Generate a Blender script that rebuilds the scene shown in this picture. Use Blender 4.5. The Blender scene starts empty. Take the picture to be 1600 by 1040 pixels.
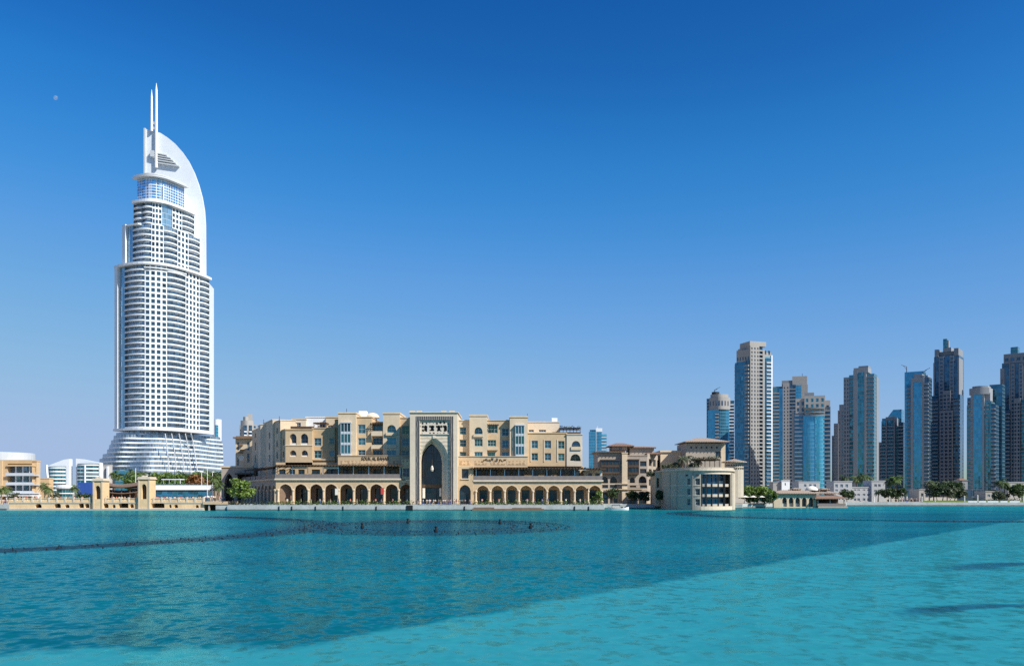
import bpy, bmesh, math, random
from mathutils import Vector, Matrix
S = bpy.context.scene
COL = S.collection
R = math.radians
F, CH, HY = 1386.0, 5.0, 770.0          # focal length in photo pixels, eye height above the water, row of the horizon
# ---------------------------------------------------------------- camera
cam = bpy.data.cameras.new('camera'); co = bpy.data.objects.new('camera', cam); COL.objects.link(co)
co.location = (0, 0, CH); co.rotation_euler = (R(90), 0, 0)
cam.sensor_width = 36; cam.lens = 36*F/1600; cam.shift_y = (HY-520)/1600
cam.clip_start = 0.5; cam.clip_end = 60000
S.camera = co
# ---------------------------------------------------------------- light
SUN_EL, SUN_A = 42.0, 34.0               # height, and angle from +X towards the camera side
sd = Vector((math.cos(R(SUN_EL))*math.cos(R(SUN_A)), -math.cos(R(SUN_EL))*math.sin(R(SUN_A)), math.sin(R(SUN_EL))))
sl = bpy.data.lights.new('sun', 'SUN'); sl.energy = 4.6; sl.angle = R(0.5); sl.color = (1, .955, .87)
so = bpy.data.objects.new('sun', sl); COL.objects.link(so)
so.rotation_euler = sd.to_track_quat('Z', 'Y').to_euler(); so.location = (0, 0, 400)
W = bpy.data.worlds.new('World'); S.world = W; W.use_nodes = True
nt = W.node_tree; nt.nodes.clear()
sky = nt.nodes.new('ShaderNodeTexSky'); sky.sky_type = 'NISHITA'; sky.sun_disc = False
sky.sun_elevation = R(SUN_EL); sky.sun_rotation = math.atan2(sd.x, sd.y)
sky.air_density = 1.15; sky.dust_density = 0.35; sky.ozone_density = 4.0; sky.altitude = 0
hs = nt.nodes.new('ShaderNodeHueSaturation'); hs.inputs['Saturation'].default_value = 1.22; hs.inputs['Value'].default_value = 1.0
bg = nt.nodes.new('ShaderNodeBackground'); bg.inputs[1].default_value = 0.105
wo = nt.nodes.new('ShaderNodeOutputWorld')
# the photograph's deep, polarised grading of the clear sky, as one colour curve on the sky's light
K = 0.105*2**0.55
sc0 = nt.nodes.new('ShaderNodeVectorMath'); sc0.operation = 'SCALE'; sc0.inputs['Scale'].default_value = K
sc1 = nt.nodes.new('ShaderNodeVectorMath'); sc1.operation = 'SCALE'; sc1.inputs['Scale'].default_value = 1/K
cv = nt.nodes.new('ShaderNodeRGBCurve'); cm = cv.mapping; cm.extend = 'HORIZONTAL'
for ch, pts in ((0, [(0, 0), (.08, .0097), (.122, .032), (.22, .127), (.456, .262), (.8, .35), (1, .37)]), (1, [(0, 0), (.227, .109), (.319, .223), (.485, .352), (.761, .468), (1, .505)]), (2, [(0, 0), (.515, .402), (.651, .61), (.831, .735), (.956, .748), (1, .75)])):
    c = cm.curves[ch]; c.points[0].location = pts[0]; c.points[1].location = pts[-1]
    for q in pts[1:-1]: c.points.new(*q)
cm.update()
nt.links.new(sky.outputs[0], hs.inputs['Color']); nt.links.new(hs.outputs[0], sc0.inputs[0]); nt.links.new(sc0.outputs[0], cv.inputs['Color'])
nt.links.new(cv.outputs[0], sc1.inputs[0]); nt.links.new(sc1.outputs[0], bg.inputs[0]); nt.links.new(bg.outputs[0], wo.inputs[0])
S.view_settings.view_transform = 'Standard'; S.view_settings.look = 'None'
S.view_settings.exposure = 0.55; S.view_settings.gamma = 1
try:
    S.cycles.max_bounces = 6; S.cycles.transparent_max_bounces = 8; S.cycles.use_denoising = False
    S.cycles.caustics_reflective = False; S.cycles.caustics_refractive = False
except Exception: pass

# ---------------------------------------------------------------- helpers
rnd = random.Random(11)
def X(px, Y): return (px-800)*Y/F
def Z(py, Y): return CH+(HY-py)*Y/F
def P(px, py, Y): return Vector((X(px, Y), Y, Z(py, Y)))

class MB:
    def __init__(s): s.v = []; s.f = []
    def add(s, vs, fs, M=None):
        n = len(s.v)
        s.v += [tuple(M @ Vector(p)) if M else tuple(p) for p in vs]
        s.f += [tuple(i+n for i in f) for f in fs]
        return s
    def quad(s, a, b, c, d): return s.add([a, b, c, d], [(0, 1, 2, 3)])
    def box(s, x0, x1, y0, y1, z0, z1, M=None):
        if x0 > x1: x0, x1 = x1, x0
        if y0 > y1: y0, y1 = y1, y0
        if z0 > z1: z0, z1 = z1, z0
        vs = [(x0,y0,z0),(x1,y0,z0),(x1,y1,z0),(x0,y1,z0),(x0,y0,z1),(x1,y0,z1),(x1,y1,z1),(x0,y1,z1)]
        return s.add(vs, [(3,2,1,0),(4,5,6,7),(0,1,5,4),(1,2,6,5),(2,3,7,6),(3,0,4,7)], M)
    def prism(s, poly, z0, z1, M=None, top=None):
        n = len(poly); t = top or poly
        vs = [(p[0], p[1], z0) for p in poly]+[(p[0], p[1], z1) for p in t]
        fs = [(i, (i+1) % n, n+(i+1) % n, n+i) for i in range(n)]
        fs += [tuple(range(n-1, -1, -1)), tuple(range(n, 2*n))]
        return s.add(vs, fs, M)
    def slab_y(s, poly, y0, y1):          # outline in x,z given a thickness along y
        n = len(poly)
        vs = [(p[0], y0, p[1]) for p in poly]+[(p[0], y1, p[1]) for p in poly]
        fs = [(i, (i+1) % n, n+(i+1) % n, n+i) for i in range(n)]
        fs += [tuple(range(n)), tuple(range(2*n-1, n-1, -1))]
        return s.add(vs, fs)
    def lathe(s, prof, cx=0, cy=0, n=16, ax=1, ay=1, a0=0, a1=360):
        full = abs(a1-a0) >= 360; m = n if full else n+1
        vs = []; fs = []
        for r, z in prof:
            for i in range(m):
                a = R(a0+(a1-a0)*i/n); vs.append((cx+ax*r*math.cos(a), cy+ay*r*math.sin(a), z))
        for k in range(len(prof)-1):
            for i in range(n):
                j = (i+1) % m; fs.append((k*m+i, k*m+j, (k+1)*m+j, (k+1)*m+i))
        if full:
            if prof[0][0] > 1e-4: fs.append(tuple(range(m-1, -1, -1)))
            if prof[-1][0] > 1e-4: fs.append(tuple((len(prof)-1)*m+i for i in range(m)))
        return s.add(vs, fs)
    def tube(s, p0, p1, r0, r1=None, n=6):
        r1 = r0 if r1 is None else r1
        p0 = Vector(p0); p1 = Vector(p1); d = (p1-p0)
        if d.length < 1e-6: return s
        q = d.to_track_quat('Z', 'Y'); vs = []
        for p, r in ((p0, r0), (p1, r1)):
            for i in range(n):
                a = 2*math.pi*i/n; vs.append(tuple(p+q @ Vector((r*math.cos(a), r*math.sin(a), 0))))
        return s.add(vs, [(i, (i+1) % n, n+(i+1) % n, n+i) for i in range(n)]+[tuple(range(n-1, -1, -1)), tuple(range(n, 2*n))])
    def path(s, pts, r, n=5):
        for a, b in zip(pts[:-1], pts[1:]): s.tube(a, b, r, r, n)
        return s
    def mesh(s, name, m, smooth=False, Mi=None):
        me = bpy.data.meshes.new(name)
        me.from_pydata([tuple(Mi @ Vector(p)) for p in s.v] if Mi else s.v, [], s.f)
        if m is not None: me.materials.append(m)
        if smooth:
            me.polygons.foreach_set('use_smooth', [True]*len(me.polygons))
        me.validate(); me.update()
        return me

WM = {}
def tag(o, label=None, cat=None, group=None, kind=None):
    if label: o['label'] = label
    if cat: o['category'] = cat
    if group: o['group'] = group
    if kind: o['kind'] = kind
    return o
def thing(name, label, cat, loc=(0, 0, 0), rz=0.0, group=None):
    o = bpy.data.objects.new(name, None); COL.objects.link(o)
    o.location = loc; o.rotation_euler = (0, 0, rz); o.empty_display_size = 0.5
    WM[o.name] = Matrix.Translation(Vector(loc)) @ Matrix.Rotation(rz, 4, 'Z')
    return tag(o, label, cat, group)
def part(name, mb, m, parent, local=False, smooth=False, label=None, kind=None):
    Mi = None
    if parent is not None and not local: Mi = WM[parent.name].inverted()
    me = mb.mesh(name, m, smooth, Mi)
    o = bpy.data.objects.new(name, me); COL.objects.link(o)
    if parent is not None:
        o.parent = parent; WM[o.name] = WM[parent.name]
    return tag(o, label, None, None, kind)
def solo(name, mb, m, label, cat, group=None, smooth=False):
    c = Vector((sum(p[0] for p in mb.v)/len(mb.v), sum(p[1] for p in mb.v)/len(mb.v), min(p[2] for p in mb.v)))
    me = mb.mesh(name, m, smooth, Matrix.Translation(-c))
    o = bpy.data.objects.new(name, me); COL.objects.link(o); o.location = c
    return tag(o, label, cat, group)
def struct(name, mb, m, kind='structure', smooth=False):
    o = bpy.data.objects.new(name, mb.mesh(name, m, smooth)); COL.objects.link(o)
    return tag(o, None, None, None, kind)
def inst(name, me, parent, loc, rz=0.0):
    o = bpy.data.objects.new(name, me); COL.objects.link(o); o.parent = parent
    o.location = loc; o.rotation_euler = (0, 0, rz); return o
def dup(root, loc, rz=0.0, sc=1.0, label=None, group=None):
    r = root.copy(); COL.objects.link(r); r.location = loc; r.rotation_euler = (0, 0, rz); r.scale = (sc, sc, sc)
    if label: r['label'] = label
    if group: r['group'] = group
    for ch in root.children:
        c = ch.copy(); COL.objects.link(c); c.parent = r
        for g in ch.children:
            d = g.copy(); COL.objects.link(d); d.parent = c
    return r
def repeats(name, jobs, m, root, cap=100):
    """jobs: list of (size, mesh, location, turn) in the root's frame; the largest become parts, the rest one mass."""
    jobs.sort(key=lambda j: -j[0])
    out = [inst(name, me, root, l, a) for _, me, l, a in jobs[:cap]]
    rest = jobs[cap:]
    if rest:
        mb = MB()
        for _, me, l, a in rest:
            mb.add([v.co for v in me.vertices], [tuple(p.vertices) for p in me.polygons],
                   Matrix.Translation(Vector(l)) @ Matrix.Rotation(a, 4, 'Z'))
        part(name, mb, m, root, local=True, kind='stuff')
    return out

# ---------------------------------------------------------------- materials
def _mat(name):
    m = bpy.data.materials.new(name); m.use_nodes = True
    n = m.node_tree.nodes; b = n['Principled BSDF']
    return m, n, m.node_tree.links, b
def _val(n, l, op, a, b=None, c=None):
    x = n.new('ShaderNodeMath'); x.operation = op
    for i, v in enumerate((a, b, c)):
        if v is None: continue
        if isinstance(v, (int, float)): x.inputs[i].default_value = v
        else: l.new(v, x.inputs[i])
    return x.outputs[0]
def _noise(n, l, vec, scale, detail=3, rough=.55):
    x = n.new('ShaderNodeTexNoise'); x.inputs['Scale'].default_value = scale; x.inputs['Detail'].default_value = detail
    x.inputs['Roughness'].default_value = rough
    if vec is not None: l.new(vec, x.inputs['Vector'])
    return x.outputs['Fac']
def _map(n, l, vec, sc):
    x = n.new('ShaderNodeMapping'); x.inputs['Scale'].default_value = sc; l.new(vec, x.inputs['Vector']); return x.outputs[0]
def plaster(name, col, var=.16, rough=.85, scale=.12, bump=.12, streak=.5, fine=1.4, spec=.25, tide=0):
    m, n, l, b = _mat(name)
    g = n.new('ShaderNodeNewGeometry').outputs['Position']
    a = _noise(n, l, g, scale, 4); f = _noise(n, l, g, fine, 4, .65)
    s = _noise(n, l, _map(n, l, g, (.9, .9, .06)), 1.0, 3)
    t = _val(n, l, 'ADD', _val(n, l, 'MULTIPLY', a, 1.0), _val(n, l, 'MULTIPLY', f, .8))
    t = _val(n, l, 'ADD', t, _val(n, l, 'MULTIPLY', s, streak))
    t = _val(n, l, 'SUBTRACT', t, .9+streak/2)
    k = _val(n, l, 'MULTIPLY_ADD', t, var*2.2, 1.0)
    if tide:      # a dark weedy stain along the waterline
        sp = n.new('ShaderNodeSeparateXYZ'); l.new(g, sp.inputs[0])
        w = _val(n, l, 'LESS_THAN', sp.outputs['Z'], _val(n, l, 'MULTIPLY_ADD', f, .5, tide-.25)); k = _val(n, l, 'MULTIPLY', k, _val(n, l, 'MULTIPLY_ADD', w, -.72, 1.0))
    mx = n.new('ShaderNodeVectorMath'); mx.operation = 'SCALE'; mx.inputs[0].default_value = col[:3]
    l.new(k, mx.inputs['Scale']); l.new(mx.outputs[0], b.inputs['Base Color'])
    b.inputs['Roughness'].default_value = rough
    b.inputs['Specular IOR Level'].default_value = spec
    if bump:
        bp = n.new('ShaderNodeBump'); bp.inputs['Strength'].default_value = bump; bp.inputs['Distance'].default_value = .05
        l.new(f, bp.inputs['Height']); l.new(bp.outputs[0], b.inputs['Normal'])
    return m
def glass(name, col, metal=.7, rough=.07, gw=0, gh=0, line=(.3, .34, .36), lw=.08, lh=.12, tilt=.02, tone=.5):
    """glazing: tinted mirror-like panes; gw, gh give a pane grid with mullions and slightly uneven panes"""
    m, n, l, b = _mat(name)
    geo = n.new('ShaderNodeNewGeometry')
    b.inputs['Metallic'].default_value = metal; b.inputs['Roughness'].default_value = rough
    b.inputs['Specular IOR Level'].default_value = .6
    if gw:
        cr = n.new('ShaderNodeVectorMath'); cr.operation = 'CROSS_PRODUCT'; l.new(geo.outputs['True Normal'], cr.inputs[0]); cr.inputs[1].default_value = (0, 0, 1)
        dt = n.new('ShaderNodeVectorMath'); dt.operation = 'DOT_PRODUCT'; l.new(cr.outputs[0], dt.inputs[0]); l.new(geo.outputs['Position'], dt.inputs[1])
        sp = n.new('ShaderNodeSeparateXYZ'); l.new(geo.outputs['Position'], sp.inputs[0])
        u = _val(n, l, 'DIVIDE', dt.outputs['Value'], gw); v = _val(n, l, 'DIVIDE', sp.outputs['Z'], gh)
        fu = _val(n, l, 'FRACT', u); fv = _val(n, l, 'FRACT', v)
        isl = _val(n, l, 'MAXIMUM', _val(n, l, 'LESS_THAN', fu, lw), _val(n, l, 'LESS_THAN', fv, lh))
        cb = n.new('ShaderNodeCombineXYZ'); l.new(_val(n, l, 'FLOOR', u), cb.inputs[0]); l.new(_val(n, l, 'FLOOR', v), cb.inputs[1])
        wn = n.new('ShaderNodeTexWhiteNoise'); wn.noise_dimensions = '3D'; l.new(cb.outputs[0], wn.inputs['Vector'])
        k = _val(n, l, 'MULTIPLY_ADD', wn.outputs['Value'], tone, 1-tone/2)
        rc = wn.outputs['Color']
    else:
        oi = n.new('ShaderNodeObjectInfo'); k = _val(n, l, 'MULTIPLY_ADD', oi.outputs['Random'], tone*1.4, 1-tone*.7)
        wn = n.new('ShaderNodeTexWhiteNoise'); wn.noise_dimensions = '1D'; l.new(oi.outputs['Random'], wn.inputs['W']); rc = wn.outputs['Color']
    sc = n.new('ShaderNodeVectorMath'); sc.operation = 'SCALE'; sc.inputs[0].default_value = col[:3]; l.new(k, sc.inputs['Scale'])
    out = sc.outputs[0]
    if gw:
        mx = n.new('ShaderNodeMix'); mx.data_type = 'RGBA'; l.new(isl, mx.inputs['Factor']); l.new(out, mx.inputs[6]); mx.inputs[7].default_value = (*line, 1)
        out = mx.outputs[2]
        l.new(_val(n, l, 'MULTIPLY_ADD', isl, -metal, metal), b.inputs['Metallic'])
        l.new(_val(n, l, 'MULTIPLY_ADD', isl, .4, rough), b.inputs['Roughness'])
    l.new(out, b.inputs['Base Color'])
    # every pane sits a touch differently in its frame
    sb = n.new('ShaderNodeVectorMath'); sb.operation = 'MULTIPLY_ADD'; l.new(rc, sb.inputs[0]); sb.inputs[1].default_value = (tilt*2,)*3; sb.inputs[2].default_value = (-tilt,)*3
    ad = n.new('ShaderNodeVectorMath'); ad.operation = 'ADD'; l.new(geo.outputs['Normal'], ad.inputs[0]); l.new(sb.outputs[0], ad.inputs[1])
    nm = n.new('ShaderNodeVectorMath'); nm.operation = 'NORMALIZE'; l.new(ad.outputs[0], nm.inputs[0]); l.new(nm.outputs[0], b.inputs['Normal'])
    return m
def leafm(name, col, var=.5):
    m, n, l, b = _mat(name)
    g = n.new('ShaderNodeNewGeometry')
    a = _noise(n, l, g.outputs['Position'], .8, 3); r = g.outputs['Random Per Island']
    k = _val(n, l, 'ADD', _val(n, l, 'MULTIPLY', a, var*1.2), _val(n, l, 'MULTIPLY_ADD', r, var*1.2, 1-var*1.2))
    sc = n.new('ShaderNodeVectorMath'); sc.operation = 'SCALE'; sc.inputs[0].default_value = col[:3]; l.new(k, sc.inputs['Scale'])
    l.new(sc.outputs[0], b.inputs['Base Color']); b.inputs['Roughness'].default_value = .6
    tr = n.new('ShaderNodeBsdfTranslucent'); l.new(sc.outputs[0], tr.inputs['Color'])
    ms = n.new('ShaderNodeMixShader'); ms.inputs[0].default_value = .3
    l.new(b.outputs[0], ms.inputs[1]); l.new(tr.outputs[0], ms.inputs[2])
    l.new(ms.outputs[0], n['Material Output'].inputs['Surface'])
    return m
def lattice_mat(name, col, dark, scale):
    """carved screen: rows of pierced rosettes"""
    m, n, l, b = _mat(name)
    g = n.new('ShaderNodeNewGeometry').outputs['Position']
    v = n.new('ShaderNodeTexVoronoi'); v.inputs['Scale'].default_value = scale; v.inputs['Randomness'].default_value = .35; l.new(g, v.inputs['Vector'])
    k = _val(n, l, 'LESS_THAN', v.outputs['Distance'], .36)
    mx = n.new('ShaderNodeMix'); mx.data_type = 'RGBA'; l.new(k, mx.inputs['Factor']); mx.inputs[6].default_value = (*col, 1); mx.inputs[7].default_value = (*dark, 1)
    l.new(mx.outputs[2], b.inputs['Base Color']); b.inputs['Roughness'].default_value = .8
    bp = n.new('ShaderNodeBump'); bp.inputs['Strength'].default_value = .8; bp.inputs['Distance'].default_value = .15
    l.new(_val(n, l, 'SUBTRACT', 1.0, k), bp.inputs['Height']); l.new(bp.outputs[0], b.inputs['Normal'])
    return m
def stripes_mat(name, c1, c2, period, axis='Z', duty=.5, rough=.5, wob=0):
    m, n, l, b = _mat(name)
    g = n.new('ShaderNodeNewGeometry').outputs['Position']; sp = n.new('ShaderNodeSeparateXYZ'); l.new(g, sp.inputs[0])
    q = _val(n, l, 'DIVIDE', sp.outputs[axis], period)
    if wob: q = _val(n, l, 'ADD', q, _val(n, l, 'MULTIPLY', _noise(n, l, g, .6, 2), wob))
    k = _val(n, l, 'LESS_THAN', _val(n, l, 'FRACT', q), duty)
    mx = n.new('ShaderNodeMix'); mx.data_type = 'RGBA'; l.new(k, mx.inputs['Factor']); mx.inputs[6].default_value = (*c1, 1); mx.inputs[7].default_value = (*c2, 1)
    l.new(mx.outputs[2], b.inputs['Base Color']); b.inputs['Roughness'].default_value = rough
    return m

M = {}
M['sand'] = plaster('sandstone_plaster', (.55, .405, .25), .2)
M['sand_pale'] = plaster('pale_stone', (.60, .485, .345), .18)
M['sand_cream'] = plaster('cream_stone', (.62, .53, .41), .18)
M['sand_ochre'] = plaster('ochre_plaster', (.53, .37, .21), .18)
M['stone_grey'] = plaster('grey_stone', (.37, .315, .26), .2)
M['bridge'] = plaster('bridge_stone', (.68, .50, .29), .2, scale=.3)
M['white'] = plaster('white_cladding', (.66, .70, .745), .08, .45, bump=.02, streak=.3)
M['white_wall'] = plaster('white_render', (.74, .75, .76), .07)
M['render_shaded'] = plaster('shaded_house_render', (.40, .41, .42), .1)  # darkened and cooled so the wall colour carries the shade
M['tower_shaded'] = plaster('tower_shaded_cladding', (.25, .27, .295), .16, .7, scale=.04, bump=.03, streak=.4)  # darker, bluer copy of the beige cladding, shade painted in
M['round_stone'] = plaster('round_building_stone', (.47, .405, .32), .2)
M['white_metal'] = plaster('white_metal', (.80, .81, .83), .04, .3, bump=0, streak=.2)
M['silver'] = plaster('silver_metal', (.50, .53, .56), .08, .35, bump=0)
M['concrete'] = plaster('concrete', (.40, .385, .36), .2)
M['quay'] = plaster('quay_stone', (.40, .43, .42), .25, scale=.4, tide=.38)
M['paving'] = plaster('paving', (.42, .37, .30), .2)
M['ground'] = plaster('ground_sand', (.40, .35, .27), .25, scale=.02)
M['wood'] = plaster('dark_wood', (.085, .055, .036), .35, .6)
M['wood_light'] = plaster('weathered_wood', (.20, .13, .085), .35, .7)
M['bronze'] = plaster('bronze', (.10, .07, .045), .2, .5)
M['iron'] = plaster('dark_iron', (.025, .027, .03), .2, .5)
M['black'] = plaster('black_rubber', (.012, .014, .017), .2, .6)
M['tower_beige'] = plaster('tower_beige_cladding', (.315, .305, .29), .16, .7, scale=.04, bump=.03, streak=.4)
M['tower_grey'] = plaster('tower_grey_cladding', (.21, .23, .255), .16, .7, scale=.04, bump=.03)
M['tower_mauve'] = plaster('tower_mauve_cladding', (.235, .24, .26), .16, .7, scale=.04, bump=.03)
M['tile'] = stripes_mat('roof_tiles', (.30, .18, .12), (.15, .085, .055), .55, 'X', .45, .7, .3)
M['tile_pale'] = stripes_mat('pale_roof_tiles', (.42, .33, .25), (.19, .13, .095), .6, 'X', .4, .7, .3)
M['g_win'] = glass('window_glass', (.05, .11, .15), .55, .05, tilt=.05, tone=.9)
M['g_teal'] = glass('teal_window_glass', (.03, .125, .15), .5, .05, tilt=.05, tone=.7)
M['g_dark'] = glass('dark_glass', (.012, .035, .055), .15, .08, 1.6, 2.4, (.02, .025, .03), .07, .06, .01, .6)
M['g_blue'] = glass('blue_curtain_glass', (.055, .29, .43), .75, .06, 1.5, 3.2, (.12, .26, .36), .06, .10, .012, .3)
M['g_cyan'] = glass('cyan_curtain_glass', (.09, .47, .60), .75, .06, 1.6, 3.2, (.2, .4, .5), .06, .09, .012, .25)
M['g_deep'] = glass('deep_blue_glass', (.035, .17, .27), .7, .07, 1.6, 3.2, (.10, .17, .22), .07, .12, .015, .5)
M['g_green'] = glass('green_teal_glass', (.05, .22, .27), .7, .07, 1.6, 3.2, (.15, .24, .27), .07, .14, .02, .6)
M['g_navy'] = glass('navy_glass', (.035, .115, .185), .6, .08, 1.8, 3.2, (.10, .13, .17), .08, .14, .02, .6)
M['g_tower'] = glass('hotel_glass', (.24, .42, .55), .6, .06, 1.7, 3.8, (.30, .38, .44), .08, .1, .015, .5)
M['g_recess'] = glass('recessed_glazing', (.20, .30, .38), .5, .08, 1.5, 3.2, (.30, .32, .34), .12, .16, .02, .9)
M['g_bright'] = glass('bright_blue_glass', (.10, .42, .68), .6, .08, 2.0, 2.2, (.2, .45, .65), .05, .05, .02, .3)
M['blue_hoard'] = plaster('blue_hoarding', (.03, .085, .33), .2, .5)
M['leaf'] = leafm('leaves_green', (.10, .17, .035))
M['leaf_bright'] = leafm('leaves_bright', (.17, .25, .05))
M['leaf_dark'] = leafm('leaves_dark', (.045, .08, .025))
M['leaf_red'] = leafm('leaves_rusty', (.26, .13, .05))
M['leaf_dust'] = leafm('leaves_dusty', (.11, .13, .075))
M['frond'] = leafm('palm_fronds', (.105, .155, .045))
M['bark'] = plaster('bark', (.16, .115, .075), .4, .9)
M['lawn'] = leafm('lawn_grass', (.16, .22, .05), .3)
M['lattice'] = lattice_mat('carved_lattice', (.60, .53, .43), (.03, .027, .025), .95)
M['lattice_sand'] = lattice_mat('carved_sandstone', (.62, .44, .26), (.40, .26, .14), .9)
M['rail'] = stripes_mat('baluster_rail', (.30, .25, .23), (.10, .085, .08), .35, 'X', .5, .6)
M['canvas'] = plaster('canvas', (.72, .68, .60), .1, .9)
M['skin'] = plaster('skin', (.45, .28, .19), .1, .6, bump=0)
M['hair'] = plaster('hair', (.03, .02, .015), .1, .6, bump=0)
for k, c in dict(white=(.75,.75,.74), black=(.02,.02,.022), red=(.5,.06,.05), blue=(.06,.13,.4), grey=(.3,.3,.31), beige=(.6,.48,.34), pink=(.6,.3,.34), green=(.1,.25,.12)).items():
    M['cloth_'+k] = plaster(k+'_cloth', c, .1, .9, bump=0)

# ---------------------------------------------------------------- facades with real openings
def arch_pts(a, b, zs, zt, kind, n=6, k=.74):
    """points of an arch head from (a,zs) over the crown to (b,zs)"""
    w = (b-a)/2; h = zt-zs; out = []
    for i in range(n+1):
        t = i/n
        if kind == 'p':
            g = math.sqrt(1-(1-k*t)**2)/math.sqrt(1-(1-k)**2)
        else: g = math.sqrt(max(0, 1-(1-t)**2))
        out.append((a+w*t, zs+h*g))
    return out+[(a+b-x, z) for x, z in reversed(out[:-1])]
def facade(mb, u0, u1, z0, z1, ops, fn, depth=.35, extra_u=()):
    """wall skin on the plane/curve fn(u,d,z) with openings (a,b,c,d,kind,rise) and their reveals"""
    us = sorted({u0, u1, *extra_u, *[o[0] for o in ops], *[o[1] for o in ops]}); zs = sorted({z0, z1, *[o[2] for o in ops], *[o[3] for o in ops]})
    us = [u for u in us if u0-1e-6 <= u <= u1+1e-6]; zs = [z for z in zs if z0-1e-6 <= z <= z1+1e-6]
    for i in range(len(us)-1):
        for j in range(len(zs)-1):
            um, zm = (us[i]+us[i+1])/2, (zs[j]+zs[j+1])/2
            if any(o[0] < um < o[1] and o[2] < zm < o[3] for o in ops): continue
            mb.quad(fn(us[i], 0, zs[j]), fn(us[i+1], 0, zs[j]), fn(us[i+1], 0, zs[j+1]), fn(us[i], 0, zs[j+1]))
    for o in ops:
        a, b, c, d = o[:4]; kind = o[4] if len(o) > 4 else 'r'
        if kind == 'r': line = [(a, c), (a, d), (b, d), (b, c)]
        else:
            rise = o[5] if len(o) > 5 else (b-a)*.55
            rise = min(rise, d-c)
            cur = arch_pts(a, b, d-rise, d, kind)
            for (x0, y0), (x1, y1) in zip(cur[:-1], cur[1:]):
                mb.quad(fn(x0, 0, y0), fn(x1, 0, y1), fn(x1, 0, d), fn(x0, 0, d))
            line = [(a, c)]+cur+[(b, c)]
        for (x0, y0), (x1, y1) in zip(line, line[1:]+line[:1]):
            mb.quad(fn(x0, 0, y0), fn(x0, depth, y0), fn(x1, depth, y1), fn(x1, 0, y1))
    return mb
def flat(Y): return lambda u, d, z: (u, Y+d, z)
_wc = {}
def window_mesh(w, h, nx, nz, fm, gm, fr=.09):
    k = (round(w, 2), round(h, 2), nx, nz, fm, gm)
    if k not in _wc:
        f = MB(); f.box(-w/2, -w/2+fr, -.06, .06, 0, h); f.box(w/2-fr, w/2, -.06, .06, 0, h)
        f.box(-w/2+fr, w/2-fr, -.06, .06, 0, fr); f.box(-w/2+fr, w/2-fr, -.06, .06, h-fr, h)
        for i in range(1, nx): x = -w/2+w*i/nx; f.box(x-fr/3, x+fr/3, -.05, .05, fr, h-fr)
        for i in range(1, nz): z = h*i/nz; f.box(-w/2+fr, w/2-fr, -.045, .045, z-fr/3, z+fr/3)
        p = MB(); p.box(-w/2+fr/2, w/2-fr/2, -.015, .015, fr/2, h-fr/2)
        _wc[k] = (f.mesh('window', M[fm]), p.mesh('pane', M[gm]))
    return _wc[k]
def window(root, x, y, z, w, h, nx=2, nz=2, fm='white_metal', gm='g_teal', rz=0.0):
    """a framed window standing in an opening; x,y,z in world space"""
    f, p = window_mesh(w, h, nx, nz, fm, gm)
    Mi = WM[root.name].inverted()
    o = inst('window', f, root, Mi @ Vector((x, y, z)), rz); inst('pane', p, o, (0, 0, 0)); return o
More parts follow.
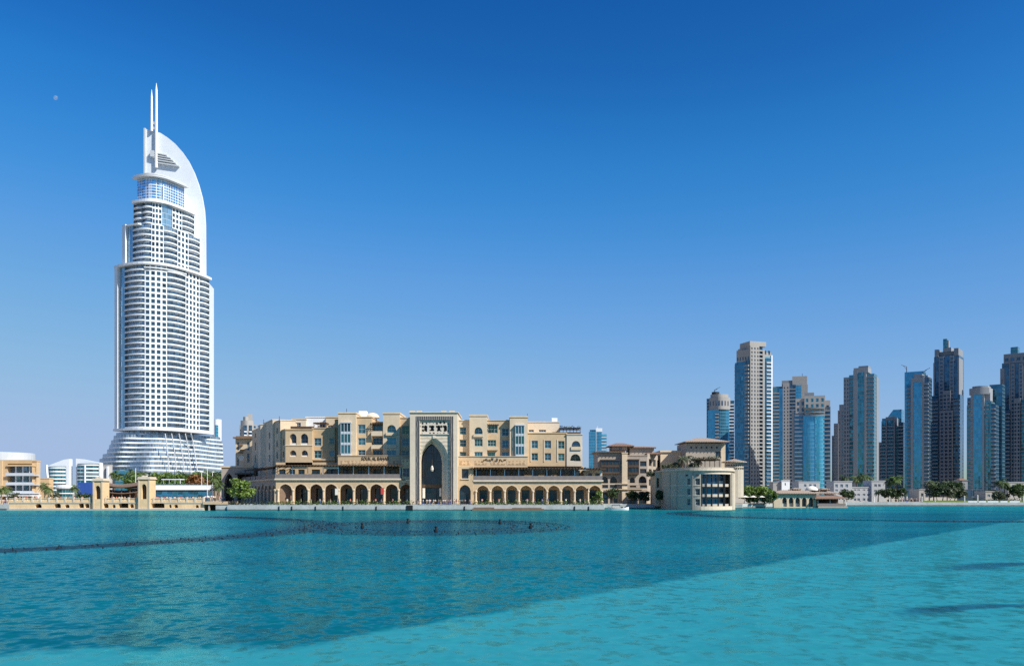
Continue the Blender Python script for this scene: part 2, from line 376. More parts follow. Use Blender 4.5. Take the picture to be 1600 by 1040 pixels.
# ---------------------------------------------------------------- water, ground, moon
def water_mat():
    m, n, l, b = _mat('lake_water'); n.remove(b)
    g = n.new('ShaderNodeNewGeometry').outputs['Position']
    sp = n.new('ShaderNodeSeparateXYZ'); l.new(g, sp.inputs[0]); x, y = sp.outputs['X'], sp.outputs['Y']
    med = _noise(n, l, _map(n, l, g, (.7, .8, 1)), .28, 4)
    wv = _noise(n, l, _map(n, l, g, (.85, .6, 1)), 1.15, 2, .5)
    fine = _noise(n, l, _map(n, l, g, (.9, .8, 1)), 3.2, 2, .5)
    big = _noise(n, l, _map(n, l, g, (.5, 1, 1)), .035, 3)
    wob = _val(n, l, 'ADD', _val(n, l, 'MULTIPLY', _val(n, l, 'SUBTRACT', wv, .5), 2.6), _val(n, l, 'MULTIPLY', _val(n, l, 'SUBTRACT', med, .5), 4.5))
    # shelf: paler, calmer water that ends on a straight edge that bends along the near bank
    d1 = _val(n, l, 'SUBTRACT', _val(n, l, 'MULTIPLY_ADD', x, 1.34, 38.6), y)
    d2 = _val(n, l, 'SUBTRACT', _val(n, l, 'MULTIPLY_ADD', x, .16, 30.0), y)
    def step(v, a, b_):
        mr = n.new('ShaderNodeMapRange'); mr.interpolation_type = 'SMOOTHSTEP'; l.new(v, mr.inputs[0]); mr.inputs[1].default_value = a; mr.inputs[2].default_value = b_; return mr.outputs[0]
    pale_zone = step(_val(n, l, 'ADD', _val(n, l, 'MAXIMUM', d1, d2), wob), -1.0, 1.0)
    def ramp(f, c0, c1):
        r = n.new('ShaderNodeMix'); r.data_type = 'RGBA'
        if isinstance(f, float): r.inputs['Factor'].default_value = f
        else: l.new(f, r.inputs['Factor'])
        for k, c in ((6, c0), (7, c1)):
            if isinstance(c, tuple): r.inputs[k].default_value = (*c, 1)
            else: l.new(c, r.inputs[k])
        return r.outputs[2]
    deep = ramp(_val(n, l, 'MULTIPLY_ADD', big, 2.4, -.7), WC['dark0'], WC['dark1'])
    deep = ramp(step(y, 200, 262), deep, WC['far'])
    shal = ramp(_val(n, l, 'MULTIPLY_ADD', med, 1.4, -.2), WC['pale0'], WC['pale1'])
    col = ramp(pale_zone, deep, shal)
    # the dark pipe grids of the fountains lie just under the surface and show through it
    for cx, cy, rx, ry, r0, r1, a, k in RIGS:
        u = _val(n, l, 'DIVIDE', _val(n, l, 'SUBTRACT', x, cx), rx); v = _val(n, l, 'DIVIDE', _val(n, l, 'SUBTRACT', y, cy), ry)
        r = _val(n, l, 'SQRT', _val(n, l, 'ADD', _val(n, l, 'MULTIPLY', u, u), _val(n, l, 'MULTIPLY', v, v)))
        r = _val(n, l, 'ADD', r, _val(n, l, 'MULTIPLY', wob, .012*40/max(rx, ry)))
        e = .25*(r1-r0)+.004
        f = _val(n, l, 'MULTIPLY', step(r, r0-e, r0+e), _val(n, l, 'SUBTRACT', 1.0, step(r, r1-e, r1+e)))
        if a is not None: f = _val(n, l, 'MULTIPLY', f, step(v if a == 'v' else x, k[0], k[1]))
        col = ramp(_val(n, l, 'MULTIPLY', f, .8), col, WC['rig'])
    # wave slopes in metres per metre, taken straight from noise so that they stay true at grazing angles
    def slopes(sc, scale, det, amp):
        x_ = n.new('ShaderNodeTexNoise'); x_.inputs['Scale'].default_value = scale; x_.inputs['Detail'].default_value = det; x_.inputs['Roughness'].default_value = .6
        l.new(_map(n, l, g, sc), x_.inputs['Vector'])
        v_ = n.new('ShaderNodeVectorMath'); v_.operation = 'MULTIPLY_ADD'; l.new(x_.outputs['Color'], v_.inputs[0]); v_.inputs[1].default_value = (amp*.8, amp, 0); v_.inputs[2].default_value = (-amp*.4, -amp*.5, 0)
        return v_.outputs[0]
    def vadd(p_, q_):
        v_ = n.new('ShaderNodeVectorMath'); v_.operation = 'ADD'; l.new(p_, v_.inputs[0])
        if isinstance(q_, tuple): v_.inputs[1].default_value = q_
        else: l.new(q_, v_.inputs[1])
        return v_.outputs[0]
    sl_all = vadd(slopes((1.0, .85, 1), 2.2, 1, WC['amp']*.8), slopes((.95, .85, 1), 1.0, 2, WC['amp']*1.1))
    def normal(k):
        v_ = n.new('ShaderNodeVectorMath'); v_.operation = 'SCALE'; l.new(_val(n, l, 'MULTIPLY_ADD', pale_zone, -.55*k, k), v_.inputs['Scale']); l.new(sl_all, v_.inputs[0])
        q_ = n.new('ShaderNodeVectorMath'); q_.operation = 'NORMALIZE'; l.new(vadd(v_.outputs[0], (0, 0, 1)), q_.inputs[0]); return q_.outputs[0]
    df = n.new('ShaderNodeBsdfDiffuse'); l.new(col, df.inputs['Color']); l.new(normal(WC['dk']), df.inputs['Normal'])
    b2 = normal(1.0)
    gl = n.new('ShaderNodeBsdfGlossy'); gl.inputs['Roughness'].default_value = .18; gl.inputs['Color'].default_value = (*WC['tint'], 1); l.new(b2, gl.inputs['Normal'])
    fr = n.new('ShaderNodeFresnel'); fr.inputs['IOR'].default_value = 1.33; l.new(b2, fr.inputs['Normal'])
    ms = n.new('ShaderNodeMixShader'); l.new(_val(n, l, 'MULTIPLY', fr.outputs[0], WC['gloss']), ms.inputs[0])
    l.new(df.outputs[0], ms.inputs[1]); l.new(gl.outputs[0], ms.inputs[2])
    l.new(ms.outputs[0], n['Material Output'].inputs['Surface'])
    return m
WC = dict(dark0=(.001, .064, .096), dark1=(.003, .138, .165), far=(.003, .155, .18), pale0=(.017, .195, .222), pale1=(.026, .232, .254), rig=(.006, .030, .058), tint=(.34, .93, .93), gloss=.58, amp=1.0, dk=1.1)
RIGS = [(-11.5, 135, 20, 30, -.3, .99, None, None), (-98, 124, 72, 76, .89, 1.01, None, None), (92, 210, 54, 58, .88, 1.0, None, None), (24, 32, 20, 16.5, .42, .50, 'v', (.2, .38)), (40, 58, 14, 8, .55, .8, 'v', (-.2, .2))]
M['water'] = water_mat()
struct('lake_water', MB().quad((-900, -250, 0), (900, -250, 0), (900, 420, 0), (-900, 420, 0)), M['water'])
QY = 255.0                                # waterfront of the long hall
shore = [(-20000, 262), (-900, 262), (X(20, 268), 268), (X(336, 268), 268), (X(337, QY), QY), (X(944, QY), QY), (X(945, 284), 284), (X(1046, 284), 284), (X(1047, 284), 284),
         (X(1160, 280), 280), (X(1161, 299), 299), (X(1209, 306.5), 306.5), (X(1322, 308), 308), (X(1323, 346), 346), (900, 346), (20000, 346)]
gb = MB(); qb = MB()
for (x0, y0), (x1, y1) in zip(shore[:-1], shore[1:]):
    gb.quad((x0, y0, 1.5), (x1, y1, 1.5), (x1, 25000, 1.5), (x0, 25000, 1.5))
    qb.quad((x0, y0, -1), (x1, y1, -1), (x1, y1, 1.5), (x0, y0, 1.5))
struct('ground', gb, M['ground']); struct('quay_bank', qb, M['quay'])
moon_m, n_, l_, b_ = _mat('moon_surface')
td = n_.new('ShaderNodeBsdfTransparent'); ms_ = n_.new('ShaderNodeMixShader'); ms_.inputs[0].default_value = .14
b_.inputs['Base Color'].default_value = (.6, .6, .58, 1); b_.inputs['Roughness'].default_value = 1
l_.new(td.outputs[0], ms_.inputs[1]); l_.new(b_.outputs[0], ms_.inputs[2]); l_.new(ms_.outputs[0], n_['Material Output'].inputs['Surface'])
mo = P(87, 153, 24000); rad = 3.3*24000/F
mb = MB().lathe([(rad*math.sin(R(a)), rad*math.cos(R(a))) for a in range(180, -1, -15)], n=24)
o = part('moon', mb, moon_m, None, smooth=True); o.location = mo
tag(o, 'pale daytime half moon high in the blue sky', 'moon')

# ---------------------------------------------------------------- fountain pipework in the lake
def fountain(name, label, cx, cy, rx, ry, a0, a1, bands, nn):
    t = thing(name, label, 'fountain', (cx, cy, 0), 0, 'fountain rigs in the lake')
    for k in bands:
        pm = MB(); pts = []
        st = max(8, int(abs(a1-a0)/4))
        for i in range(st+1):
            a = R(a0+(a1-a0)*i/st); pts.append((cx+rx*k*math.cos(a), cy+ry*k*math.sin(a), -.03))
        pm.path(pts, .06, 5); part('pipe_ring', pm, M['black'], t)
    if not nn: return
    nz = MB().lathe([(.09, -.05), (.10, .04), (.05, .06), (.04, .12), (.05, .14)], n=6).mesh('nozzle', M['black'])
    jobs = []
    for i in range(nn):
        k = bands[i % len(bands)]+rnd.uniform(-.02, .02); a = R(a0+(a1-a0)*(i+rnd.uniform(-.3, .3))/nn)
        y = ry*k*math.sin(a); jobs.append((-y, nz, (rx*k*math.cos(a), y, 0), 0))
    repeats('nozzle', jobs, M['black'], t)
fountain('fountain_ring', 'round rig of dark pipes and nozzles in the water before the pointed portal', -11.5, 135, 20, 30, 0, 360, (1, .93, .85, .74, .6), 260)
fountain('fountain_arc', 'long curved band of dark nozzles crossing the lake at the left', -98, 124, 72, 76, -62, 62, (1, .985, .97, .955, .94), 200)
fountain('fountain_arc', 'faint arc of dark nozzles far out before the shaded towers', 92, 210, 54, 58, 150, 385, (1, .95, .9), 420)
nzb = MB().lathe([(.20, 0), (.24, .1), (.24, .34), (.14, .4), (.14, .62), (.2, .65), (.2, .75), (.06, .78)], n=10)
for i, (px, py, lb) in enumerate([(566, 825, 'black fountain jet standing at the left end of the nozzle ring'), (637, 817, 'black fountain jet behind the nozzle ring, left of the portal'),
        (681, 831, 'black fountain jet standing nearest, on the front rim of the nozzle ring'), (781, 818, 'black fountain jet behind the nozzle ring, right of the portal'),
        (829, 825, 'black fountain jet standing at the right end of the nozzle ring')]):
    Y = CH*F/(py-HY); o = solo('fountain_jet', MB().add(nzb.v, nzb.f, Matrix.Translation((X(px, Y), Y, 0))), M['black'], lb, 'fountain jet', 'fountain jets')

# ---------------------------------------------------------------- the white hotel tower
PL = [(150, 640), (165, 628), (180, 614), (195, 606), (225, 600), (262, 606), (290, 619), (314, 634), (330, 648), (352, 672)]
def plan_y(px):
    if px <= PL[0][0]: return PL[0][1]
    for i in range(len(PL)-1):
        if PL[i][0] <= px <= PL[i+1][0]:
            p0 = PL[max(0, i-1)]; p1 = PL[i]; p2 = PL[i+1]; p3 = PL[min(len(PL)-1, i+2)]
            h = p2[0]-p1[0]; t = (px-p1[0])/h
            m1 = (p2[1]-p0[1])/(p2[0]-p0[0])*h; m2 = (p3[1]-p1[1])/(p3[0]-p1[0])*h
            return (2*t**3-3*t*t+1)*p1[1]+(t**3-2*t*t+t)*m1+(-2*t**3+3*t*t)*p2[1]+(t**3-t*t)*m2
    return PL[-1][1]
def plan(px, off=0.0):
    """point on the tower's curved front; off metres inward"""
    y = plan_y(px); x = X(px, y)
    if off:
        y2 = plan_y(px+.5); y1 = plan_y(px-.5); tx, ty = X(px+.5, y2)-X(px-.5, y1), y2-y1
        L = math.hypot(tx, ty); x += -ty/L*off; y += tx/L*off
    return x, y
def turn(px):
    a, b = plan(px-.5), plan(px+.5); return math.atan2(b[1]-a[1], b[0]-a[0])
ZT = lambda py: Z(py, 600)
tw = thing('hotel_tower', 'tall white hotel tower with curved balconied front, sail shaped crown and twin spires', 'tower', (X(255, 630), 630, 1.5))
WMI = WM[tw.name].inverted()
def curve_poly(p0, p1, off_f, off_b, n=10):
    f = [plan(p0+(p1-p0)*i/n, off_f(i/n) if callable(off_f) else off_f) for i in range(n+1)]
    b = [plan(p0+(p1-p0)*i/n, off_b) for i in range(n+1)]
    return f+b[::-1]
bjobs = []; wjobs = []
winm = window_mesh
def balcony_mesh(p0, p1, base, bulge, h=.85, back=.6):
    me = MB(); c = plan((p0+p1)/2); 
    outer = curve_poly(p0, p1, lambda t: -base-bulge*math.sin(math.pi*t)**.6, back)
    inner = curve_poly(p0, p1, lambda t: -base-bulge*math.sin(math.pi*t)**.6, 0)
    me.prism(outer, 0, .38)
    n = 10
    fr = [plan(p0+(p1-p0)*i/n, -base-bulge*math.sin(math.pi*i/n)**.6) for i in range(n+1)]
    fi = [plan(p0+(p1-p0)*i/n, -base-bulge*math.sin(math.pi*i/n)**.6+.12) for i in range(n+1)]
    me.prism(fr+fi[::-1], .38, h)
    return me.mesh('balcony', M['white'], False, Matrix.Translation((-c[0], -c[1], 0))), c
def section(z0, z1, off, segs, fh):
    nf = max(1, round((z1-z0)/fh)); fh = (z1-z0)/nf
    wall = MB()
    fn = lambda u, d, z: (*plan(u, off+d), z)
    for kind, p0, p1, k in segs:
        if kind == 'pier':
            part('pier', MB().prism(curve_poly(p0, p1, off-1.6, off+6, 3), z0, z1+1.5), M['white'], tw)
        elif kind == 'glass':
            g = MB(); n = 5
            for i in range(n):
                a, b = p0+(p1-p0)*i/n, p0+(p1-p0)*(i+1)/n; g.quad(fn(a, .2, z0), fn(b, .2, z0), fn(b, .2, z1), fn(a, .2, z1))
            part('curtain_wall', g, M['g_tower'], tw)
        elif kind == 'balc':
            g = MB(); n = 8
            for i in range(n):
                a, b = p0+(p1-p0)*i/n, p0+(p1-p0)*(i+1)/n; g.quad(fn(a, 1.4, z0), fn(b, 1.4, z0), fn(b, 1.4, z1), fn(a, 1.4, z1))
            for p in (p0, p1): g.quad(fn(p, 0, z0), fn(p, 1.4, z0), fn(p, 1.4, z1), fn(p, 0, z1))
            part('recessed_glazing', g, M['g_recess'], tw)
            me, c = balcony_mesh(p0, p1, -off+.3, 1.5, back=off+.6)
            for f in range(nf): bjobs.append((z1+f*.001, me, WMI @ Vector((c[0], c[1], z0+f*fh)), 0))
        elif kind == 'punch':
            ops = []; cw = (p1-p0)/k
            for f in range(nf):
                for i in range(k):
                    a = p0+(i+.17)*cw; b = p0+(i+.83)*cw; zz = z0+f*fh; ops.append((a, b, zz+.8, zz+fh-.5))
                    c = plan((a+b)/2, off+.55); w = math.dist(plan(a), plan(b))
                    wjobs.append((z0+f*fh, (w, fh-1.3), WMI @ Vector((c[0], c[1], zz+.8)), turn((a+b)/2)))
            facade(wall, p0, p1, z0, z1, ops, fn, .6)
    if wall.v: part('wall', wall, M['white'], tw)
def cornice(z, off, p0, p1, h=1.6, over=2.6, m='white'):
    part('cornice', MB().prism(curve_poly(p0, p1, off-over, off+9, 20), z, z+h), M[m], tw)
def core(z0, z1, p0, p1, off, back):
    n = 14; f = [plan(p0+(p1-p0)*i/n, off) for i in range(n+1)]
    part('core', MB().prism(f+[(f[-1][0]-4, back), (f[0][0]+6, back)], z0, z1), M['white'], tw)
z1, z2, z3, z4 = ZT(413), ZT(347), ZT(311), ZT(270)
z0 = ZT(668)
section(z0, z1, 0, [('pier', 182.5, 187, 0), ('glass', 187, 195, 0), ('balc', 195, 226, 0), ('punch', 226, 261, 4), ('balc', 261, 290, 0), ('punch', 290, 312, 4), ('balc', 312, 327, 0)], 3.75)
core(z0, z1, 184, 326, 1.6, 672)
section(z1+1.6, z2, 4, [('pier', 185.5, 190.5, 0), ('glass', 190.5, 200, 0), ('balc', 200, 235, 0), ('punch', 235, 259, 3), ('balc', 259, 284, 0), ('punch', 284, 302, 3), ('balc', 302, 320, 0)], 3.75)
core(z1, z2, 188, 320, 5.6, 668)
section(z2+.8, z3, 6.5, [('balc', 196, 211, 0), ('balc', 211, 236, 0), ('punch', 236, 258, 3), ('glass', 258, 280, 0), ('punch', 280, 296, 3), ('balc', 296, 316, 0)], 3.75)
core(z2, z3, 197, 314, 8.1, 664)
cornice(z1, 0, 183, 326.5, 1.6, 2.2); cornice(z1-2.4, 0, 226, 290, .6, 1.2); cornice(z2, 4, 187, 211, .8, 1.5); cornice(z3, 6.5, 198, 315, 1.8, 2.4)
cornice(z0-1.5, 0, 182, 328, 1.5, 2.4)
dr = MB(); n = 20
for i in range(n):
    a, b = 197+107*i/n, 197+107*(i+1)/n
    dr.quad((*plan(a, 9), z3), (*plan(b, 9), z3), (*plan(b, 9), z4), (*plan(a, 9), z4))
drm = glass('drum_glass', (.22, .46, .68), .75, .06, 2.0, 1.9, (.70, .74, .78), .16, .2, .03, .6)
part('drum', dr, drm, tw)
core(z3, z4, 198, 303, 10, 655)
part('drum_mast', MB().tube((*plan(262, 7.6), z3-14), (*plan(262, 7.6), z4-4), .5), M['white_metal'], tw)
for zz, ov in ((z4, 3.4), (z4+1.7, 1.8), (z3+.2, 2.0)):
    part('drum_ring', MB().prism(curve_poly(195, 305, 9-ov, 15, 20), zz, zz+.9), M['silver'], tw)
SY = 646.0
sail = [(226, 436), (226, 204), (229.5, 202), (240, 204), (251, 208), (262, 215), (273, 224), (284, 236.5), (294, 251), (303, 269), (310, 288), (315.5, 308), (319, 328), (320.5, 350), (321, 436)]
part('sail_crown', MB().slab_y([(X(a, SY), Z(b, SY)) for a, b in sail], SY, SY+2.2), M['white'], tw)
part('sail_edge', MB().box(X(224.6, SY-1), X(227.2, SY-1), SY-1.2, SY+2.6, Z(300, SY), Z(201, SY)), M['silver'], tw)
lv = MB()
for i, (a, b, y) in enumerate([(237, 262, 238), (237, 268, 242), (240, 272, 246), (243, 276, 250), (246, 281, 254.5)]):
    lv.slab_y([(X(a, SY), Z(y, SY)), (X(b, SY), Z(y+5.5, SY)), (X(b, SY), Z(y+7, SY)), (X(a, SY), Z(y+1.9, SY))], SY-2.2, SY)
lv.slab_y([(X(236.5, SY), Z(237, SY)), (X(243, SY), Z(237, SY)), (X(243, SY), Z(247, SY)), (X(236.5, SY), Z(246, SY))], SY-2.4, SY)
part('louvre', lv, M['silver'], tw)
for px, a, b, r in ((237, 205, 140, .95), (244.3, 262, 130, 1.15)):
    y = SY-1.6
    part('spire', MB().tube((X(px, y), y, Z(a, y)), (X(px, y), y, Z(b+12, y)), r, r*.75, 8).tube((X(px, y), y, Z(b+12, y)), (X(px, y), y, Z(b, y)), r*.75, .1, 8), M['white_metal'], tw)
part('mast_brace', MB().box(X(237, SY), X(244, SY), SY-2, SY-1.2, Z(196, SY), Z(192, SY)).box(X(237, SY), X(244, SY), SY-2, SY-1.2, Z(204, SY), Z(200, SY)), M['silver'], tw)
# podium: stepped terraces with wavy white balustrades
def pod_y(px, k): return plan_y(px)-10-5*math.sin((px-150)/38.0)-1.6*k+11*math.sin(px/14.0+k*.35)*max(0, (250-px)/80 if px < 250 else 0)+4*math.sin(px/9.0-k*.3)*(px > 300)
lefts = [203, 158, 154, 155, 160, 167, 170, 173, 177, 181]
zb = ZT(743); fh = (z0-1.5-zb)/10
gl = MB()
for k in range(10):
    p0 = lefts[k]; p1 = 350-(3 if k == 9 else 0)-k*.25; kk = k if k < 9 else 13
    if k < 1: p0 = 203
    n = 44
    def pt(px, off): 
        y = pod_y(px, -kk)+off; return (X(px, y), y)
    fr = [pt(p0+(p1-p0)*i/n, 0) for i in range(n+1)]; fb = [pt(p0+(p1-p0)*i/n, .3) for i in range(n+1)]; bk = [pt(p0+(p1-p0)*i/n, 40) for i in range(n+1)]
    gi = [pt(p0+.6+(p1-p0-1.2)*i/n, 2.0) for i in range(n+1)]
    zz = zb+k*fh
    m = MB().prism(fr+bk[::-1], zz, zz+.45); m.prism(fr+fb[::-1], zz+.45, zz+1.05)
    part('terrace', m, M['white'], tw)
    gl.prism(gi+bk[::-1], zz+.45, zz+fh)
part('podium_glazing', gl, M['g_recess'], tw)
for a, b in ((258, 265), (268, 277), (279.5, 289), (289.5, 299.5), (298.5, 309.5)):
    pts = []
    for i in range(9):
        t = i/8; px = a+(b-a)*(t**.8); py = 677+(744-677)*t; y = pod_y(px, 0)-1.0
        pts.append((X(px, y), y, Z(py, y)))
    part('rib', MB().path(pts, .38, 6), M['silver'], tw)
part('lobby_glass', MB().box(X(178, 585), X(199, 585), 585, 605, 1.5, ZT(735)), M['g_blue'], tw)
part('lobby_core', MB().box(X(160, 600), X(340, 606), 606, 660, 1.5, zb), M['stone_grey'], tw)
# hang the repeated balconies and windows on the tower
repeats('balcony', bjobs, M['white'], tw)
wj2 = []
for s_, (w, h), l_, a_ in wjobs:
    key = (round(w*2)/2, round(h, 1)); k2 = ('hw', key)
    if k2 not in _wc:
        _wc[k2] = MB().box(-key[0]/2, key[0]/2, -.06, .06, 0, key[1]).mesh('window', M['g_win'])
    wj2.append((s_, _wc[k2], l_, a_))
repeats('window', wj2, M['g_win'], tw)
# ---------------------------------------------------------------- the long waterfront market hall
hall = thing('market_hall', 'long sandstone market hall with tall pointed portal, arcades and roof terraces on the waterfront', 'building', (X(685, 262), 268, 1.5))
def line_map(bx, by, ax, ay):
    L = math.hypot(ax-bx, ay-by); dx, dy = (ax-bx)/L, (ay-by)/L
    return (lambda u, d, z: (bx+dx*u-dy*d, by+dy*u+dx*d, z)), L, math.atan2(dy, dx)
def upx(px, bx, by, ax, ay):
    k = (px-800)/F; dx, dy = ax-bx, ay-by
    t = (k*by-bx)/(dx-k*dy); return t*math.hypot(dx, dy)
def cover(mb, x0, x1, y0, y1, z0, z1):
    """sides, back and top behind a front skin"""
    mb.quad((x0, y1, z0), (x0, y0, z0), (x0, y0, z1), (x0, y1, z1)); mb.quad((x1, y0, z0), (x1, y1, z0), (x1, y1, z1), (x1, y0, z1))
    mb.quad((x1, y1, z0), (x0, y1, z0), (x0, y1, z1), (x1, y1, z1)); mb.quad((x0, y0, z1), (x1, y0, z1), (x1, y1, z1), (x0, y1, z1))
def block(root, p0, p1, yt, yb, Y, depth, wins=(), m='sand', cop=.28, gm='g_teal', fm='silver', copm=None, rec=.32):
    """a box of masonry seen square on; wins are (px0,px1,ytop,ybottom[,kind[,nx,nz]]) in photo pixels at this depth"""
    ops = []; x0, x1, z0, z1 = X(p0, Y), X(p1, Y), Z(yb, Y), Z(yt, Y)
    mb = MB()
    for w in wins:
        a, b, c, d = X(w[0], Y), X(w[1], Y), Z(w[3], Y), Z(w[2], Y); kind = w[4] if len(w) > 4 else 'r'
        ops.append((a, b, c, d, kind))
        deep = 1.3 if kind != 'r' else rec
        nx, nz = (w[5], w[6]) if len(w) > 6 else (2, 2)
        window(root, (a+b)/2, Y+deep*.8, c+.03, (b-a)+(.5 if kind != 'r' else -.02), (d-c)-.05 if kind == 'r' else (d-c)*.97, nx, nz, fm, gm)
    facade(mb, x0, x1, z0, z1, ops, flat(Y), rec+.1 if all(o[4] == 'r' for o in ops) else 1.4)
    cover(mb, x0, x1, Y, Y+depth, z0, z1)
    part('wall', mb, M[m], root)
    if cop:
        part('coping', MB().box(x0-.15, x1+.15, Y-.17, Y+depth+.1, z1+.003, z1+cop), M[copm or m], root)
    return x0, x1, z0, z1
def bal(root, p0, p1, y0, y1, Y, out=1.2, m='sand_pale', name='balcony'):
    mb = MB(); x0, x1, z0, z1 = X(p0, Y), X(p1, Y), Z(y1, Y), Z(y0, Y)
    mb.box(x0, x1, Y-out, Y-.01, z0, z0+.22); mb.box(x0, x1, Y-out, Y-out+.14, z0+.22, z1)
    mb.box(x0, x0+.14, Y-out+.14, Y-.01, z0+.22, z1); mb.box(x1-.14, x1, Y-out+.14, Y-.01, z0+.22, z1)
    return part(name, mb, M[m], root)
def pergola(root, x0, x1, y0, y1, z, posts=4, zb=None, m='wood', slats=None, fringe=False):
    mb = MB()
    n = slats or max(4, int((x1-x0)/.45))
    for y in (y0+.2, y1-.2): mb.box(x0-.3, x1+.3, y-.08, y+.08, z-.26, z-.02)
    for i in range(n):
        x = x0+(x1-x0)*i/(n-1); mb.box(x-.07, x+.07, y0-.45, y1+.3, z, z+.16)
    part('pergola', mb, M[m], root)
    if zb is not None:
        for i in range(posts):
            x = x0+(x1-x0)*i/(posts-1)
            part('post', MB().box(x-.09, x+.09, y0+.11, y0+.29, zb, z-.265), M[m], root)
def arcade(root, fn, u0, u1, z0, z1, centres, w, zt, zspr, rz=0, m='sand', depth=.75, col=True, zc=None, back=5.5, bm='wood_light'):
    ops = [(c-w/2, c+w/2, z0, zt, 'p', zt-zspr) for c in centres]
    mb = MB(); facade(mb, u0, u1, z0, z1, ops, fn, depth)
    part('arcade', mb, M[m], root)
    edges = sorted([c-w/2 for c in centres]+[c+w/2 for c in centres])
    cols = [edges[0]-.25]+[(edges[i]+edges[i+1])/2 for i in range(1, len(edges)-1, 2)]+[edges[-1]+.25]
    for c in cols:
        p = fn(c, -.12, 0); q = MB()
        q.lathe([(.46, z0), (.46, z0+.9), (.30, z0+1.0), (.27, zspr-.5), (.30, zspr-.45), (.44, zspr-.1), (.44, zspr+.15), (.1, zspr+.3)], p[0], p[1], 8)
        part('column', q, M['sand_pale'], root)
    # archivolts: a slightly proud moulding round each head
    for c in centres:
        a = MB(); o = arch_pts(c-w/2-.05, c+w/2+.05, zspr, zt+.05, 'p'); i2 = arch_pts(c-w/2-.32, c+w/2+.32, zspr, zt+.36, 'p')
        for k in range(len(o)-1):
            A, B, C_, D = o[k], o[k+1], i2[k+1], i2[k]
            a.quad(fn(A[0], -.07, A[1]), fn(B[0], -.07, B[1]), fn(C_[0], -.07, C_[1]), fn(D[0], -.07, D[1]))
            a.quad(fn(D[0], -.07, D[1]), fn(C_[0], -.07, C_[1]), fn(C_[0], 0, C_[1]), fn(D[0], 0, D[1]))
            a.quad(fn(A[0], 0, A[1]), fn(B[0], 0, B[1]), fn(B[0], -.07, B[1]), fn(A[0], -.07, A[1]))
        part('arch_moulding', a, M['sand_pale'], root)
    # the walk behind: back wall with dark shopfronts, ceiling; default wall tone paints in shade
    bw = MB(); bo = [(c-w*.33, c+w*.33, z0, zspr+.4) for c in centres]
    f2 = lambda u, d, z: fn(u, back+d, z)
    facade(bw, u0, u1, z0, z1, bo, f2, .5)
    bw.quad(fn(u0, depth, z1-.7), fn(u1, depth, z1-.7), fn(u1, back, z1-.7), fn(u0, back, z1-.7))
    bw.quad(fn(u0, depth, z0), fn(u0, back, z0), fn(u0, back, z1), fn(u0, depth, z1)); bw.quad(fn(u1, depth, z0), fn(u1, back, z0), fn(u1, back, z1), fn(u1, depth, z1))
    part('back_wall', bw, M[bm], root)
    for c in centres:
        g = MB(); g.quad(fn(c-w*.36, back+.4, z0), fn(c+w*.36, back+.4, z0), fn(c+w*.36, back+.4, zspr+.5), fn(c-w*.36, back+.4, zspr+.5))
        part('shop_window', g, M['g_dark'], root)

AY = 262.0
q0 = Z(787, AY)
# ---- left range
L0, L1 = X(431, AY), X(642, AY)
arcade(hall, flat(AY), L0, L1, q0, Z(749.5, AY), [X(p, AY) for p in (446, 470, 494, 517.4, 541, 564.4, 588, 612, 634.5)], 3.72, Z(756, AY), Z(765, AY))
part('terrace_slab', MB().box(L0-.3, X(628, AY), AY-.45, AY+9, Z(749.5, AY)+.003, Z(747, AY)), M['sand_cream'], hall)
part('terrace_rail', MB().box(L0-.1, X(627, AY), AY-.25, AY-.13, Z(747, AY), Z(740.2, AY)), M['rail'], hall)
def terrace_row(p0, p1, Y, yr, ytop, posts, yfloor):
    mb = MB(); x0, x1 = X(p0, Y), X(p1, Y); z = Z(ytop, Y)
    mb.box(x0-.5, x1+.5, Y-1.2, Y+5, z, z+.30)
    for i in range(int((x1-x0)/.9)):
        x = x0+.4+i*.9; mb.box(x-.09, x+.09, Y-1.7, Y+4.6, z+.303, z+.50)
    part('pergola_roof', mb, M['wood'], hall)
    for p in posts:
        x = X(p, Y); part('post', MB().box(x-.10, x+.10, Y+.1, Y+.3, Z(yfloor, Y), z-.003), M['white_metal'], hall)
terrace_row(431, 627, AY, 740, 728.5, (433, 456.6, 480.6, 504.6, 528.6, 552, 576, 600, 625), 747)
for a, b in ((457, 480), (505, 529)):      # white scalloped awning edges between posts
    part('awning', MB().box(X(a, AY)+.15, X(b, AY)-.15, AY+.15, AY+.25, Z(732, AY), Z(729.3, AY)), M['canvas'], hall)
ty = AY+6.5
block(hall, 431, 642, 722, 749, ty, 2.5, [(a, b, 733, 747.5) for a, b in ((436, 446), (452, 461), (466, 476), (487, 500), (511, 524), (536, 547), (559, 570), (584, 595), (607, 617))], 'sand', cop=0, gm='g_dark', fm='bronze')
BY = 268.5
block(hall, 446, 488, 671.5, 728, BY, 14, [(452.5, 463.2, 677, 695, 'p'), (469.6, 481.4, 677, 695, 'p'), (452.7, 463, 703, 713, 'p'), (471, 481, 703, 713, 'p')], 'sand', gm='g_dark')
part('string_course', MB().box(X(445.5, BY), X(488.5, BY), BY-.15, BY-.003, Z(696.2, BY), Z(694.8, BY)), M['sand_cream'], hall)
for a, b, y in ((452.5, 463.2, 692), (469.6, 481.4, 692), (452.7, 463, 711), (471, 481, 711)):
    part('balustrade', MB().box(X(a, BY)+.03, X(b, BY)-.03, BY+.15, BY+.25, Z(y+3, BY), Z(y, BY)), M['canvas'], hall)
block(hall, 488, 523, 669, 728, BY+1.2, 13, [(491, 502, 684, 696), (491, 502, 703.5, 715.5), (515, 522.4, 684, 694), (515, 522.4, 703.5, 712)], 'sand_ochre')
